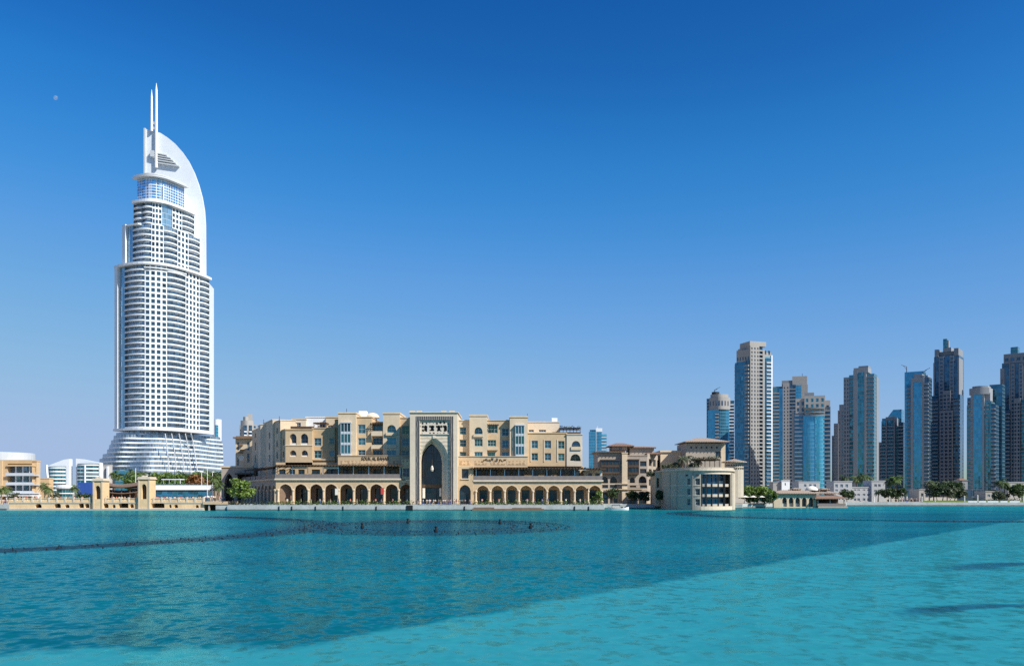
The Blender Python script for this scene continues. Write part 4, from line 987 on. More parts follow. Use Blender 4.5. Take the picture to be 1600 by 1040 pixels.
t.balc('tower_beige', 'g_navy', 1104, 1108, 622, w=-2); t.balc('white_wall', 'g_deep', 1138, 1147, 626, w=-1); t.balc('tower_beige', 'g_deep', 1117, 1124, 642, w=7, out=1, dep=3); davit(t, 1116, 613, 0, 6, 3, 1)
ops = MB()
for i in range(7): p = 1110.5+i*4.4; x = t.u(p, 7); y = -7.75*math.sin(math.pi*(p-1108)/33)-.06; ops.box(x-.9, x+.9, y, y+1.0, t.z(634), t.z(627))
t.put('crown_opening', ops, 'g_navy'); t.done('tower_beige')

t = Tower('corner_tower', 'tallest left cluster tower, blue glass left face and beige right face', 1172, 760)
t.rot = R(-32)
t.glass('g_deep', 1148, 1166, 564, dep=20); t.balc('tower_beige', 'g_navy', 1165, 1171.5, 562, w=.6, dep=12)
t.solid('tower_beige', 1150, 1171, 545, 564, w=-.5, dep=18, cols=5, fh=5, gm='g_navy'); t.box('cap', 'tower_beige', 1157, 1171, 537, 545, -3, 12); t.box('plant_room', 'tower_grey', 1163, 1169, 534, 540, -4, 6)
t.balc('silver', 'g_deep', 1146.6, 1148.5, 566, w=-1, dep=6, out=.9)
t.rot = R(32)
t.solid('tower_beige', 1172, 1186, 540, w=.5, dep=20, cols=3, wf=.42, gm='g_navy'); t.box('crown', 'tower_beige', 1171.5, 1197, 532.5, 540, .2, 16)
t.balc('tower_beige', 'g_navy', 1186, 1193, 541, w=-1.5, dep=14); t.box('pier', 'tower_beige', 1192, 1195, 545, None, 0, 14); t.glass('g_cyan', 1195, 1206, 556, w=-.5, dep=14); t.box('pier', 'white_wall', 1205.6, 1207.4, 553, None, 0, 14)
t.solid('tower_beige', 1194, 1206, 549, 556, w=-1, dep=12, cols=2, fh=6); t.balc('white_wall', 'g_deep', 1197, 1205, 558, w=.2, dep=2, out=.7, h=.7)
t.done('tower_beige')

t = Tower('stepped_tower', 'stepped beige tower with blue glass strips, standing behind the tall corner tower and the cyan glass one', 1235, 850)
t.root['label'] = 'stepped beige tower standing between the tall corner tower and the bowed cyan glass tower'
t.balc('tower_beige', 'g_deep', 1207, 1218, 604, w=0); t.glass('g_blue', 1217, 1223.5, 606, w=.5); t.solid('tower_beige', 1223, 1233.5, 598, w=1.5, cols=2, wf=.35); t.balc('tower_grey', 'g_navy', 1233, 1243.5, 601, w=0)
t.glass('g_blue', 1243, 1252, 602, w=.8); t.box('wall', 'tower_beige', 1252, 1262, 601, None, .3); t.box('crown', 'tower_beige', 1238, 1261, 588, 602, -2, 12); t.box('crown', 'tower_grey', 1221.5, 1239, 594, 601, -3, 10)
t.box('wall', 'tower_beige', 1207.5, 1262, 603, None, -8, 10); t.box('antenna', 'iron', 1253.2, 1253.8, 584, 588, -4, .6); t.done('tower_beige')

t = Tower('bowed_tower', 'shorter tower with a bowed bright cyan glass front under a beige crown', 1268, 720)
t.glass('g_blue', 1255, 1275, 648, w=2, sag=1.6); t.glass('g_cyan', 1273, 1288.5, 648, w=2, sag=1.6)
t.balc('tower_grey', 'g_deep', 1241, 1256, 642, w=1, out=1.2); t.balc('tower_grey', 'g_navy', 1287, 1297.5, 636, w=1, out=1.8); t.box('pier', 'tower_beige', 1237, 1241.5, 640, None, 0); t.box('wall', 'tower_beige', 1238, 1297, 640, None, -6, 10)
t.solid('tower_beige', 1243, 1258, 622, 645, w=1.5, cols=2, fh=5); t.solid('tower_beige', 1257, 1289, 618, 648, w=2.6, cols=4, fh=4.6, hf=.6, gm='g_green'); t.solid('tower_beige', 1289, 1297, 626, 642, w=1, cols=1, fh=5)
for y in (636.5, 643, 648.5): t.bow('ledge', 'tower_grey', 1255, 1289, y, y+1.6, 2.9, 3, 2)
t.box('plant_room', 'tower_grey', 1257, 1272, 613, 618, -2, 8)
t.done('tower_beige')

t = Tower('stepped_tower', 'narrow mauve stepped tower far back, just left of the tall green glass tower', 1309, 900)
t.solid('tower_mauve', 1309, 1319, 641, w=0, cols=2, wf=.4); t.solid('tower_mauve', 1303, 1310, 661, w=1, cols=2, wf=.4); t.solid('tower_mauve', 1299.5, 1304, 680, w=0, cols=1); t.box('cap', 'tower_grey', 1311, 1319, 632, 641, -1, 10); t.done('tower_mauve')

t = Tower('green_glass_tower', 'tall tower of green glass strips between beige piers, right of the narrow mauve tower', 1341, 740)
t.solid('tower_beige', 1317.5, 1326.5, 588, w=0, cols=2, wf=.45); t.balc('tower_grey', 'g_green', 1326, 1334, 585, w=-.8, out=1); t.box('pier', 'tower_beige', 1333.5, 1340.5, 578, None, 1.2); t.glass('g_green', 1340, 1351.5, 582, w=.8)
t.box('pier', 'tower_beige', 1351, 1354, 580, None, 1.2); t.balc('tower_grey', 'g_green', 1353.5, 1366, 585, w=-.5, out=1.3); t.box('crown', 'tower_beige', 1334, 1357, 574.5, 582, 1, 14); t.box('plant_room', 'tower_grey', 1341, 1356.5, 572, 574.5, -1, 10); t.glass('g_green', 1341.5, 1350, 582.5, 588, w=1.3, dep=.3)
t.box('wall', 'tower_grey', 1318, 1366, 590, None, -10, 10); t.done('tower_beige')

t = Tower('block_tower', 'lower tower of mauve balconies with a slanted blue glass block rising behind it', 1391, 840)
t.solid('tower_shaded', 1370.5, 1377.5, 690, w=0, cols=2, wf=.5); t.balc('tower_shaded', 'g_blue', 1377, 1385, 657, w=.5); t.box('pier', 'tower_grey', 1384.3, 1386.3, 652, None, 1.8); t.balc('tower_shaded', 'g_blue', 1386, 1397, 656, w=.5, out=1.0); t.box('pier', 'tower_grey', 1397, 1399, 652, None, 1.8)
t.glass('g_green', 1398.5, 1404.5, 666, w=.6); t.balc('tower_mauve', 'g_deep', 1404, 1412, 660, w=.2); t.box('crown', 'tower_grey', 1384.3, 1399, 651, 656, 1.9, 12); t.glass('g_deep', 1373, 1383, 653, w=-14, dep=10)
u0, u1, um = t.u(1383, -14), t.u(1404, -14), t.u(1391, -14)
t.put('glass_block', MB().slab_y([(u0, 0), (u1, 0), (u1, t.z(640, -14)), (um, t.z(640, -14)), (u0, t.z(650, -14))], 14, 26), 'g_blue'); t.done('tower_mauve')

t = Tower('framed_tower', 'blue glass tower framed in beige, with small cranes on its roof', 1432, 760)
t.glass('g_blue', 1411, 1440, 580, w=-5, dep=14); t.balc('tower_grey', 'g_deep', 1415.5, 1424, 600, w=-1, out=1.1); t.box('pier', 'tower_beige', 1423.5, 1427.5, 590, None, 1.5); t.glass('g_blue', 1427, 1441.5, 595, w=1.0); t.box('pier', 'tower_beige', 1441, 1444.5, 588, None, 1.5)
t.balc('tower_beige', 'g_navy', 1444, 1452, 590, w=1, out=2.0); t.box('crown', 'tower_beige', 1423.5, 1444.5, 590, 596, 1.6, 13); t.box('cap', 'tower_beige', 1428, 1441, 584, 590, 0, 10); t.box('wall', 'tower_beige', 1440, 1450, 587, 596, 0, 10)
davit(t, 1413, 580, -5, 4, 5, -1); davit(t, 1441, 586, 0, 6, 3, 1); t.done('tower_beige')

t = Tower('crowned_tower', 'tallest setback tower of navy glass and grey stone with a glass lantern on top', 1478.5, 800)
t.glass('g_navy', 1459, 1498.5, 556, w=0, dep=22); t.balc('tower_grey', 'g_navy', 1456, 1466.5, 617, w=1.5, out=1.2); t.balc('tower_grey', 'g_navy', 1490.5, 1501, 617, w=1.5, out=1.2)
t.solid('tower_grey', 1467, 1475, 556, w=1, cols=1, wf=.55); t.solid('tower_grey', 1484, 1491, 556, w=1, cols=1, wf=.55); t.box('pier', 'tower_grey', 1458, 1460.5, 565, None, .8); t.box('pier', 'tower_grey', 1496.5, 1499, 560, None, .8)
t.solid('tower_mauve', 1474, 1486, 610, w=2.2, cols=2, wf=.6); t.solid('tower_mauve', 1469.5, 1489.5, 641, w=3.2, cols=3, wf=.6)
t.box('crown', 'tower_grey', 1460, 1466, 544.5, 556, .5, 20); t.box('crown', 'tower_grey', 1491, 1498, 545, 556, .5, 20); t.box('crown', 'tower_grey', 1466, 1491, 549, 556, -3, 14); t.box('crown', 'tower_beige', 1473, 1486, 543, 549, -1, 10)
t.glass('g_green', 1473.5, 1479.5, 529, 543, w=0, dep=5); t.box('spire_wall', 'tower_beige', 1479.5, 1482, 532, 543, -1, 4); t.done('tower_grey')

t = Tower('round_crown_tower', 'mid height tower with round beige crown, blue glass centre and balconies down both sides', 1531, 740)
t.balc('tower_grey', 'g_green', 1510, 1521.5, 632, w=0, out=1.3); t.glass('g_blue', 1521, 1536.5, 616, w=1.2); t.box('pier', 'tower_beige', 1516.5, 1521.5, 614, None, .8); t.box('pier', 'tower_beige', 1535.5, 1538.5, 614, None, 1.4)
t.bow('crown', 'tower_beige', 1514, 1546, 606, 616, 0, 14, 2.5); t.bow('crown', 'tower_beige', 1518, 1543, 603, 606, -2, 11, 2.5); t.glass('g_green', 1538, 1549, 627, w=.2); t.balc('tower_beige', 'g_green', 1541, 1545, 628, w=.5, out=.8, dep=2); t.balc('tower_beige', 'g_navy', 1548.5, 1556, 632, w=0, out=1.8)
t.box('wall', 'tower_beige', 1538, 1547, 614, 628, -1, 10); t.glass('g_deep', 1539, 1559, 602, w=-18, dep=12); t.box('antenna', 'iron', 1557.5, 1558.3, 595, 602, -20, 1)
t.balc('tower_grey', 'g_navy', 1511, 1517, 620, 634, w=.5, out=1.8); t.done('tower_beige')

t = Tower('crowned_tower', 'setback tower with a small glass lantern at the right edge of the photo', 1584, 780)
t.glass('g_navy', 1565, 1609, 566, w=0, dep=22); t.balc('tower_grey', 'g_navy', 1561.5, 1572, 626, w=2, out=1.5); t.balc('tower_grey', 'g_navy', 1571, 1579, 640, w=2.5, out=1.2); t.box('pier', 'tower_mauve', 1562.5, 1569.5, 574, None, .8); t.box('pier', 'tower_grey', 1577, 1579, 562, None, 1)
t.solid('tower_grey', 1579.5, 1586, 568, w=1.2, cols=1, wf=.5); t.solid('tower_grey', 1592.5, 1599, 568, w=1.2, cols=1, wf=.5); t.solid('tower_grey', 1585, 1595, 622, w=2.4, cols=2, wf=.6); t.balc('tower_grey', 'g_green', 1597, 1612, 625, w=2)
t.solid('tower_grey', 1568, 1606, 552, 567, w=.6, cols=4, fh=6, wf=.6, hf=.5); t.glass('g_green', 1578.5, 1590, 542, 552, w=-1, dep=7); t.done('tower_grey')

t = Tower('office_tower', 'distant blue glass office tower rising between the market hall and the tiled palace', 934, 950)
t.glass('g_blue', 920, 940, 674, w=0, dep=18); t.glass('g_deep', 921.5, 931, 671, 674, w=-1, dep=12); t.balc('silver', 'g_cyan', 939.5, 948, 678, w=-1, out=1); t.box('core', 'white_wall', 931, 941, 668.5, 674, -3, 8); t.box('core', 'silver', 932.5, 934.5, 665, 668.5, -4, 3); t.box('pier', 'silver', 931, 931.8, 672, None, .5, 2); t.done('silver')
t = Tower('far_tower', 'pale round fronted apartment tower rising behind the wind tower', 389, 820)
t.bow('wall', 'tower_beige', 376, 396, 657, 790, 0, 14, 4); t.box('crown', 'tower_beige', 387, 394.5, 646, 657, 0, 9); t.bow('crown', 'tower_beige', 380, 388, 651, 657, 0, 10, 2); t.balc('white_wall', 'g_navy', 381, 386, 664, w=4, out=1.2, dep=3); t.balc('white_wall', 'g_navy', 389, 394, 664, w=4, out=1.2, dep=3); t.solid('tower_beige', 395, 401, 663, w=0, cols=1); t.solid('tower_grey', 374, 378, 664, w=0, cols=1); t.done('white_wall')
t = Tower('far_tower', 'small white rounded tower with teal glass peeping out right of the hotel tower podium', 339, 800)
t.bow('wall', 'white', 332, 346, 655, 790, 0, 10, 3); t.glass('g_cyan', 334, 343.6, 664, 684, w=.6, dep=4, sag=3); t.done('white')

# ---------------------------------------------------------------- palace range right of the market hall
pal = thing('palace_building', 'brown stone palace range with wooden oriels and tiled roofs, in shade beside the market hall', 'building', (X(985, 296), 300, 1.5))
def tiled(root, p0, p1, ye, yt, Y, dep, over=1.0, m='tile', ridge=.35, name='roof'):
    x0, x1 = X(p0, Y)-over, X(p1, Y)+over; z0, z1 = Z(ye, Y), Z(yt, Y); y0, y1 = Y-over, Y+dep+over
    xr0, xr1 = x0+(x1-x0)*ridge, x1-(x1-x0)*ridge; ym = (y0+y1)/2; mb = MB()
    mb.add([(x0, y0, z0), (x1, y0, z0), (x1, y1, z0), (x0, y1, z0), (x0, y0, z0+.25), (x1, y0, z0+.25), (x1, y1, z0+.25), (x0, y1, z0+.25), (xr0, ym, z1), (xr1, ym, z1)],
           [(3, 2, 1, 0), (0, 1, 5, 4), (1, 2, 6, 5), (2, 3, 7, 6), (3, 0, 4, 7), (4, 5, 9, 8), (6, 7, 8, 9), (5, 6, 9), (7, 4, 8)])
    part(name, mb, M[m], root)
    rf = MB(); n = max(4, int((x1-x0)/1.1))
    for i in range(n):
        x = x0+.2+(x1-x0-.4)*i/(n-1); rf.box(x-.08, x+.08, y0-.12, y0+.9, z0-.22, z0-.003)
    part('rafter_end', rf, M['wood'], root)
def wood_oriel(root, p0, p1, y0, y1, Y, tiers=2, out=1.0):
    x0, x1, z0, z1 = X(p0, Y), X(p1, Y), Z(y1, Y), Z(y0, Y); mb = MB(); h = (z1-z0)/tiers
    mb.box(x0, x1, Y-out+.12, Y-.004, z0, z1); part('oriel', mb, M['g_dark'], root)
    fr = MB(); n = max(2, int((x1-x0)/1.1))
    for i in range(n+1): x = x0+(x1-x0)*i/n; fr.box(x-.07, x+.07, Y-out-.02, Y-out+.115, z0, z1)
    for k in range(tiers): fr.box(x0, x1, Y-out-.06, Y-out+.11, z0+k*h-.003, z0+k*h+h*.3)
    fr.box(x0-.2, x1+.2, Y-out-.3, Y-.01, z1+.003, z1+.3); part('oriel_frame', fr, M['wood'], root)
MY = 297.0
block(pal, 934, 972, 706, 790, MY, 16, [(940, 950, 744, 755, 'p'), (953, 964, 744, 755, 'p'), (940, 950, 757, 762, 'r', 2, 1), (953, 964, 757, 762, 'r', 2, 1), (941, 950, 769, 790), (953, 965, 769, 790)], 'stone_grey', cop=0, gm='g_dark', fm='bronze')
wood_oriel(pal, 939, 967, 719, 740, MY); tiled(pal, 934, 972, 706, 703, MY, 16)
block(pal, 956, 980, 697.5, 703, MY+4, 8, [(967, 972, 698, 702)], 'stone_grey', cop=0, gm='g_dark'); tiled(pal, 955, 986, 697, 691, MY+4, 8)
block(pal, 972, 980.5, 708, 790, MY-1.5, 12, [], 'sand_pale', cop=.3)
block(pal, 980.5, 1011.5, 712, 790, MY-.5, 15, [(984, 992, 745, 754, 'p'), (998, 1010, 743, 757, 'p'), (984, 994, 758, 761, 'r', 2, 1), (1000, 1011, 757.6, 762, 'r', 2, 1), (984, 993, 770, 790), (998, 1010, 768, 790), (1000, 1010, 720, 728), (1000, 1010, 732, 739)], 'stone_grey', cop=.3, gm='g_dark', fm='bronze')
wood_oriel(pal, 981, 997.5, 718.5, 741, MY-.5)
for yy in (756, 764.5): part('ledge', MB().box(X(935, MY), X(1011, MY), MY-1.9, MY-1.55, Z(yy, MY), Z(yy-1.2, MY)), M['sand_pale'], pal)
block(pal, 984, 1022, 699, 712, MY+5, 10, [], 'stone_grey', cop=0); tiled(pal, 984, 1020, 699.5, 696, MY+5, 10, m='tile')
wbx, wby, wax, way = X(1011.5, MY), MY, X(1033, 318), 318
fnp, LP, rzp = line_map(wbx, wby, wax, way)
pb = MB(); facade(pb, 0, LP, 1.5, Z(708, MY), [(LP*(.1+.3*i), LP*(.1+.3*i)+LP*.2, Z(b, MY), Z(a, MY)) for i in range(3) for a, b in ((716, 727), (732, 742), (748, 758))], fnp, .5)
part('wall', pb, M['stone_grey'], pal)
for i in range(3):
    for a, b in ((716, 727), (732, 742), (748, 758)):
        p = fnp(LP*(.2+.3*i), .4, Z(b, MY)); window(pal, p[0], p[1], p[2]+.02, LP*.2-.02, Z(a, MY)-Z(b, MY)-.04, 2, 2, 'bronze', 'g_dark', rzp)
tiled(pal, 1012, 1030, 709, 704, MY+4, 14, .6)
block(pal, 1032, 1074, 706, 790, 312, 14, [], 'sand_pale', cop=0)
part('cornice', MB().box(X(1031, 312), X(1074, 312), 311.5, 326.3, Z(706, 312)+.003, Z(703.5, 312)), M['sand_cream'], pal)
# tower of the palace with a pyramid roof
kp = thing('keep', 'square brown stone tower under a low tiled pyramid roof, behind the round building', 'tower', (X(1103, 305), 312, 1.5))
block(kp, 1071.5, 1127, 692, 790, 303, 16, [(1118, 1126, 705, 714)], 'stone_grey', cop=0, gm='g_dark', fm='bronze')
dots = MB()
for i in range(6): x = X(1080+i*8, 303); dots.box(x-.25, x+.25, 302.9, 302.996, Z(700, 303), Z(697.5, 303))
part('vent_hole', dots, M['iron'], kp)
block(kp, 1127, 1133.5, 693, 790, 304.5, 14, [], 'sand_pale', cop=0)
tiled(kp, 1076, 1131, 690.5, 681, 302.5, 16, 1.6, 'tile_pale', .42)
part('eave_wall', MB().box(X(1078, 303), X(1129, 303), 303.3, 318, Z(692, 303), Z(690.5, 303)-.26), M['wood'], kp)
# round building on the water
rb = thing('round_building', 'sunlit pale round ended building standing in the water with curved glazed balconies', 'building', (X(1103, 268), 276, 0))
ry = 264.0; cx, cy = X(1104, ry), ry+13.0
def rpt(px, r_off=0):
    """point of the round plan at photo column px"""
    x = X(px, ry); rx = X(1160, ry)-cx; t = max(-1, min(1, (x-cx)/rx)); a = math.asin(t)
    return (cx+(rx-r_off)*math.sin(a), cy-(13.0-r_off)*math.cos(a))
frx = X(1160, ry)-cx
def rarc(a0, a1, n, off=0): return [(cx+(frx-off)*math.sin(a0+(a1-a0)*i/n), cy-(13.0-off)*math.cos(a0+(a1-a0)*i/n)) for i in range(n+1)]
zt_, zb_ = Z(735, ry), -1.0
aA = lambda px: math.asin(max(-1, min(1, (px-1104)/56.0)))
def rwall(a0, a1, z0, z1, m, off=0, n=10, ops=(), name='wall', dep=.5):
    mb = MB(); fn = lambda u, d, z: (cx+(frx-off-d)*math.sin(u), cy-(13.0-off-d)*math.cos(u), z)
    facade(mb, a0, a1, z0, z1, list(ops), fn, dep, [a0+(a1-a0)*i/n for i in range(1, n)]); part(name, mb, M[m], rb); return fn
rwall(-1.57, aA(1072), zb_, zt_, 'round_stone', 0, 12)
wo_ = [(aA(a), aA(b), Z(d, ry), Z(c, ry)) for a, b in ((1075.5, 1080), (1087, 1094)) for c, d in ((747, 757), (763, 773), (779, 789))]
fnr = rwall(aA(1072), aA(1095.5), zb_, zt_, 'round_stone', 0, 5, wo_)
for a, b, c, d in wo_:
    p = fnr((a+b)/2, .4, c); window(rb, p[0], p[1], c+.02, (b-a)*frx*.9, d-c-.04, 2, 2, 'silver', 'g_dark', (a+b)/2*.6)
rwall(aA(1148), 1.57, zb_, zt_, 'round_stone', 0, 10)
rwall(aA(1095.5), aA(1148), zb_, Z(790.5, ry), 'sand_cream', -.5, 10, name='plinth')
rwall(aA(1095.5), aA(1148), Z(740, ry), zt_, 'sand_cream', 0, 10)
g0 = aA(1096); g1 = aA(1147.5)
gp = MB(); o_ = rarc(g0, g1, 12, 2.2)
for (ax, ay2), (bx2, by2) in zip(o_[:-1], o_[1:]): gp.quad((ax, ay2, 0), (bx2, by2, 0), (bx2, by2, Z(740, ry)), (ax, ay2, Z(740, ry)))
part('curved_glazing', gp, M['g_navy'], rb)
for yy in (758.5, 774.5, 790):
    part('balcony', MB().prism(rarc(g0, g1, 12, .25)+rarc(g0, g1, 12, 2.4)[::-1], Z(yy, ry)-.25, Z(yy, ry)).prism(rarc(g0, g1, 12, .25)+rarc(g0, g1, 12, .35)[::-1], Z(yy, ry)+.003, Z(yy-3.0, ry)), M['round_stone'], rb)
for px in (1097, 1104, 1113, 1124, 1133.5, 1135.5, 1145, 1147):
    p = rpt(px, .05); part('mullion_post', MB().tube((p[0], p[1], Z(790.5, ry)), (p[0], p[1], Z(740, ry)), .13), M['iron'], rb)
for px in (1150.5, 1156.5):
    p = rpt(px, -.2); part('column', MB().tube((p[0], p[1], -1), (p[0], p[1], Z(738, ry)), .45, .4, 8), M['sand_cream'], rb)
for px in (1054, 1062, 1083.5):
    p = rpt(px, -.06); part('drain_pipe', MB().tube((p[0], p[1], 0), (p[0], p[1], Z(737, ry)), .09), M['stone_grey'], rb)
for yy in (758.5, 774.5):
    part('string_course', MB().prism(rarc(-1.5, aA(1095), 16, -.09)+rarc(-1.5, aA(1095), 16, .05)[::-1], Z(yy, ry), Z(yy, ry)+.28), M['sand_cream'], rb)
for px in (1076, 1090.5):
    for yy in (742,): p = rpt(px, -.05); part('vent', MB().box(p[0]-.5, p[0]+.5, p[1]-.06, p[1]+.3, Z(yy, ry)-.2, Z(yy, ry)+.2), M['iron'], rb)
part('roof_slab', MB().prism(rarc(-1.57, 1.57, 28, -.5)+[(cx+frx+.5, cy+12), (cx-frx-.5, cy+12)], zt_+.003, Z(732.5, ry)), M['sand_cream'], rb)
part('parapet', MB().prism(rarc(-1.5, 1.57, 26, -.2)+rarc(-1.5, 1.57, 26, .2)[::-1], Z(732.5, ry)+.003, Z(729.5, ry)), M['round_stone'], rb)
part('rear_wall', MB().box(cx-frx, cx+frx, cy, cy+12, -1, zt_-.01), M['round_stone'], rb)
ty_ = ry+14; tx_ = X(1147, ty_)
part('turret', MB().lathe([(2.9, zt_-8), (2.9, Z(723, ty_))], tx_, ty_, 18), M['round_stone'], rb)
part('turret_roof', MB().lathe([(.1, Z(723, ty_)+.003), (3.9, Z(722.5, ty_)), (3.9, Z(721, ty_)), (.1, Z(716.5, ty_))], tx_, ty_, 18), M['tile_pale'], rb)
tv = MB()
for r_ in range(2):
    for i in range(9):
        a = R(-150+i*15); x, y = tx_+2.93*math.cos(a), ty_+2.93*math.sin(a); tv.box(x-.22, x+.22, y-.1, y+.1, Z(728+r_*4.5, ty_), Z(726.3+r_*4.5, ty_))
part('vent_hole', tv, M['iron'], rb)
pergola(rb, X(1090, ry), X(1128, ry), ry+3, ry+9, Z(717, ry), 6, Z(732, ry), slats=26)
# low wing with tall arched windows, left of the round building
lw = [(a, b, c, d, 'p', 4, 3) for a, b in ((1026, 1030), (1033, 1038), (1041, 1046)) for c, d in ((746, 761), (765, 779))]
wing_b = thing('arched_wing', 'narrow stone wing with two rows of slender pointed windows beside the round building', 'building', (X(1036, 283), 286, 1.5))
block(wing_b, 1024, 1047.5, 738, 790, 281, 10, [w[:5] for w in lw], 'sand_pale', cop=.3, gm='g_dark', fm='bronze')
# ---------------------------------------------------------------- lakeside pavilion
pv = thing('pavilion', 'low lakeside pavilion with red tiled roofs and five dark arches, before the towers', 'building', (X(1262, 306), 310, 0))
VY = 306.0
block(pv, 1209, 1275.5, 771, 796, VY, 9, [(c-3.6, c+3.6, 776.5, 791, 'p', 3, 3) for c in (1226, 1236.3, 1246.5, 1256.8, 1267.5)], 'sand_pale', cop=0, gm='g_dark', fm='bronze')
tiled(pv, 1209, 1276, 771, 765, VY, 9, .9, 'tile_pale', .3); tiled(pv, 1262, 1308, 770.5, 765.5, VY+3, 8, .6, 'tile_pale', .35); tiled(pv, 1276, 1319, 779, 773, VY-1, 9, .8, 'tile', .2)
for px in (1277, 1296, 1318):
    part('post', MB().box(X(px-.7, VY), X(px+.7, VY), VY-.8, VY-.4, 0, Z(779, VY)-.24), M['stone_grey'], pv)
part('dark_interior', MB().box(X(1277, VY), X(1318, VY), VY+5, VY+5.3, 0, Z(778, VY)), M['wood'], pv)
part('deck', MB().box(X(1276, VY), X(1322, VY), VY-1.6, VY+8, -1, Z(790.5, VY)), M['stone_grey'], pv)
part('deck_rail', MB().box(X(1277, VY), X(1319, VY), VY-1.4, VY-1.3, Z(790.5, VY)+.01, Z(786, VY)), M['rail'], pv)
part('landing', MB().box(X(1205, VY), X(1275.5, VY), VY-2.0, VY-.01, -1, Z(793, VY)), M['stone_grey'], pv)
for px, py in ((1245, 764), (1290, 764.5)): part('turret', MB().box(X(px-4, VY), X(px+4, VY), VY+4, VY+7, Z(770, VY), Z(py, VY)), M['wood_light'], pv); tiled(pv, px-4.5, px+4.5, py, py-2.6, VY+4, 3, .4, 'tile_pale', .45, 'turret_roof')
part('dome', MB().lathe([(2.2*math.cos(R(a)), Z(766, VY+5)+1.6*math.sin(R(a))) for a in range(0, 91, 15)], X(1268, VY+5), VY+5, 14), M['canvas'], pv, smooth=True)
st = thing('stair_tower', 'small sunlit white square tower behind the lakeside pavilion roof', 'tower', (X(1228, 335), 337, 1.5))
block(st, 1221.5, 1234, 751, 790, 334, 6, [(1226, 1228, 754, 758)], 'white_wall', cop=.25, gm='g_dark'); block(st, 1208, 1221.5, 753, 790, 335, 5, [], 'tower_beige', cop=.2)
# low white houses along the far shore, shade put into their wall colour
lowY = 372.0
for p0, p1, yt, cols, rows, lb in ((1248, 1281, 753, (1258, 1266, 1273), ((756, 760),), 'long grey flat house just above the pavilion roof'),
        (1303, 1331.5, 752.5, (1307, 1315, 1323), ((756, 761), (764, 767)), 'white three storey house with square windows, right behind the pavilion end'),
        (1331.5, 1362, 761.5, (1336, 1341.5, 1350, 1357), ((764, 766), (771, 774), (778, 782)), 'lowest white house with small windows between the two taller white ones'),
        (1362, 1383, 751.5, (1368, 1374), ((756, 760), (765, 768)), 'white house with a raised flat front and paired windows'),
        (1383, 1413, 768, (1388, 1400, 1406), ((771, 775), (780, 785)), 'low bluish house half hidden behind the dark palm'),
        (1436, 1446, 765, (1441,), ((770, 782),), 'narrow pale pavilion with tall dark window at the foot of the framed tower'),
        (1540, 1562, 768, (1545, 1551, 1557), ((772, 776), (780, 784)), 'small pale house at the foot of the round crowned tower'),
        (1575, 1622, 754, (1583, 1592, 1604, 1612), ((757, 763), (768, 774)), 'pale grey house at the right edge behind the palm')):
    h = thing('lakeside_house', lb, 'house', (X((p0+p1)/2, lowY), lowY+4, 1.5), 0, 'low houses on the far shore')
    wd = [(c-2.0, c+2.0, a, b, 'r', 2, 2) for c in cols for a, b in rows]
    block(h, p0, p1, yt, 790, lowY+rnd.uniform(-3, 3), 9, wd, 'render_shaded' if p0 < 1380 else 'concrete', cop=.35, gm='g_navy', fm='silver')
eb = thing('entrance_block', 'dark blue glazed entrance block at the foot of the framed glass tower', 'building', (X(1434, 390), 392, 1.5))
part('glass_front', MB().box(X(1423, 388), X(1443, 388), 388, 400, 1.5, Z(764, 388)), M['g_navy'], eb); part('canopy', MB().box(X(1427, 388), X(1441, 388), 384, 387.9, Z(781.5, 388), Z(780.5, 388)), M['white_wall'], eb)
eb = thing('entrance_block', 'dark blue glazed entrance block at the foot of the round crowned tower', 'building', (X(1529, 390), 392, 1.5))
part('glass_front', MB().box(X(1518, 388), X(1537, 388), 388, 400, 1.5, Z(764, 388)), M['g_navy'], eb)
rh = thing('far_house', 'small reddish house seen in the gap between two shaded towers', 'house', (X(1505, 600), 603, 1.5))
block(rh, 1500, 1512, 751, 790, 600, 8, [(1503, 1506, 757, 761)], 'tower_mauve', cop=.4); tiled(rh, 1500, 1512, 750.2, 747, 600, 8, .4)
# ---------------------------------------------------------------- left shore: mall, office blocks, stone bridge
ml = thing('mall', 'orange mall with a silver drum roof and three deep glazed balcony floors', 'building', (X(20, 330), 345, 1.5))
LY = 330.0
mo_ = [(X(11.5, LY), X(50, LY), Z(775, LY), Z(724, LY))]
mb = MB(); mx0, mx1 = X(-70, LY), X(50, LY); facade(mb, mx0, mx1, 1.5, Z(718, LY), mo_, flat(LY), 3.0); mb.prism([(mx0, LY+3.4), (mx1, LY+3.4), (mx1-4, LY+7), (mx1-14, LY+20), (mx0, LY+40)], 1.5, Z(718, LY)); part('wall', mb, M['sand_ochre'], ml)
part('pilaster', MB().box(X(-1, LY), X(4.5, LY), LY-.5, LY-.004, 1.5, Z(719, LY)).box(X(-30, LY), X(-25, LY), LY-.5, LY-.004, 1.5, Z(719, LY)), M['sand'], ml)
part('drum_roof', MB().lathe([(13, Z(720, 343)), (13, Z(708, 343)), (12.6, Z(707.3, 343)), (.1, Z(707, 343))], X(-4, LY+13.5), LY+13.5, 40, 1.0, 1), M['silver'], ml, smooth=False)
part('recessed_glazing', MB().box(X(11, LY), X(51, LY), LY+3.01, LY+3.3, 1.5, Z(723, LY)), M['g_recess'], ml)
for yy in (743, 757.5, 771):
    part('balcony', MB().box(X(11, LY), X(55, LY), LY-1.0, LY+3, Z(yy, LY), Z(yy-1.5, LY)).box(X(11, LY), X(55, LY), LY-1.0, LY-.9, Z(yy-1.5, LY)+.003, Z(yy-4.5, LY)), M['silver'], ml)
part('soffit', MB().box(X(11.5, LY), X(51, LY), LY-.6, LY+3, Z(728, LY), Z(725.5, LY)), M['sand_ochre'], ml)
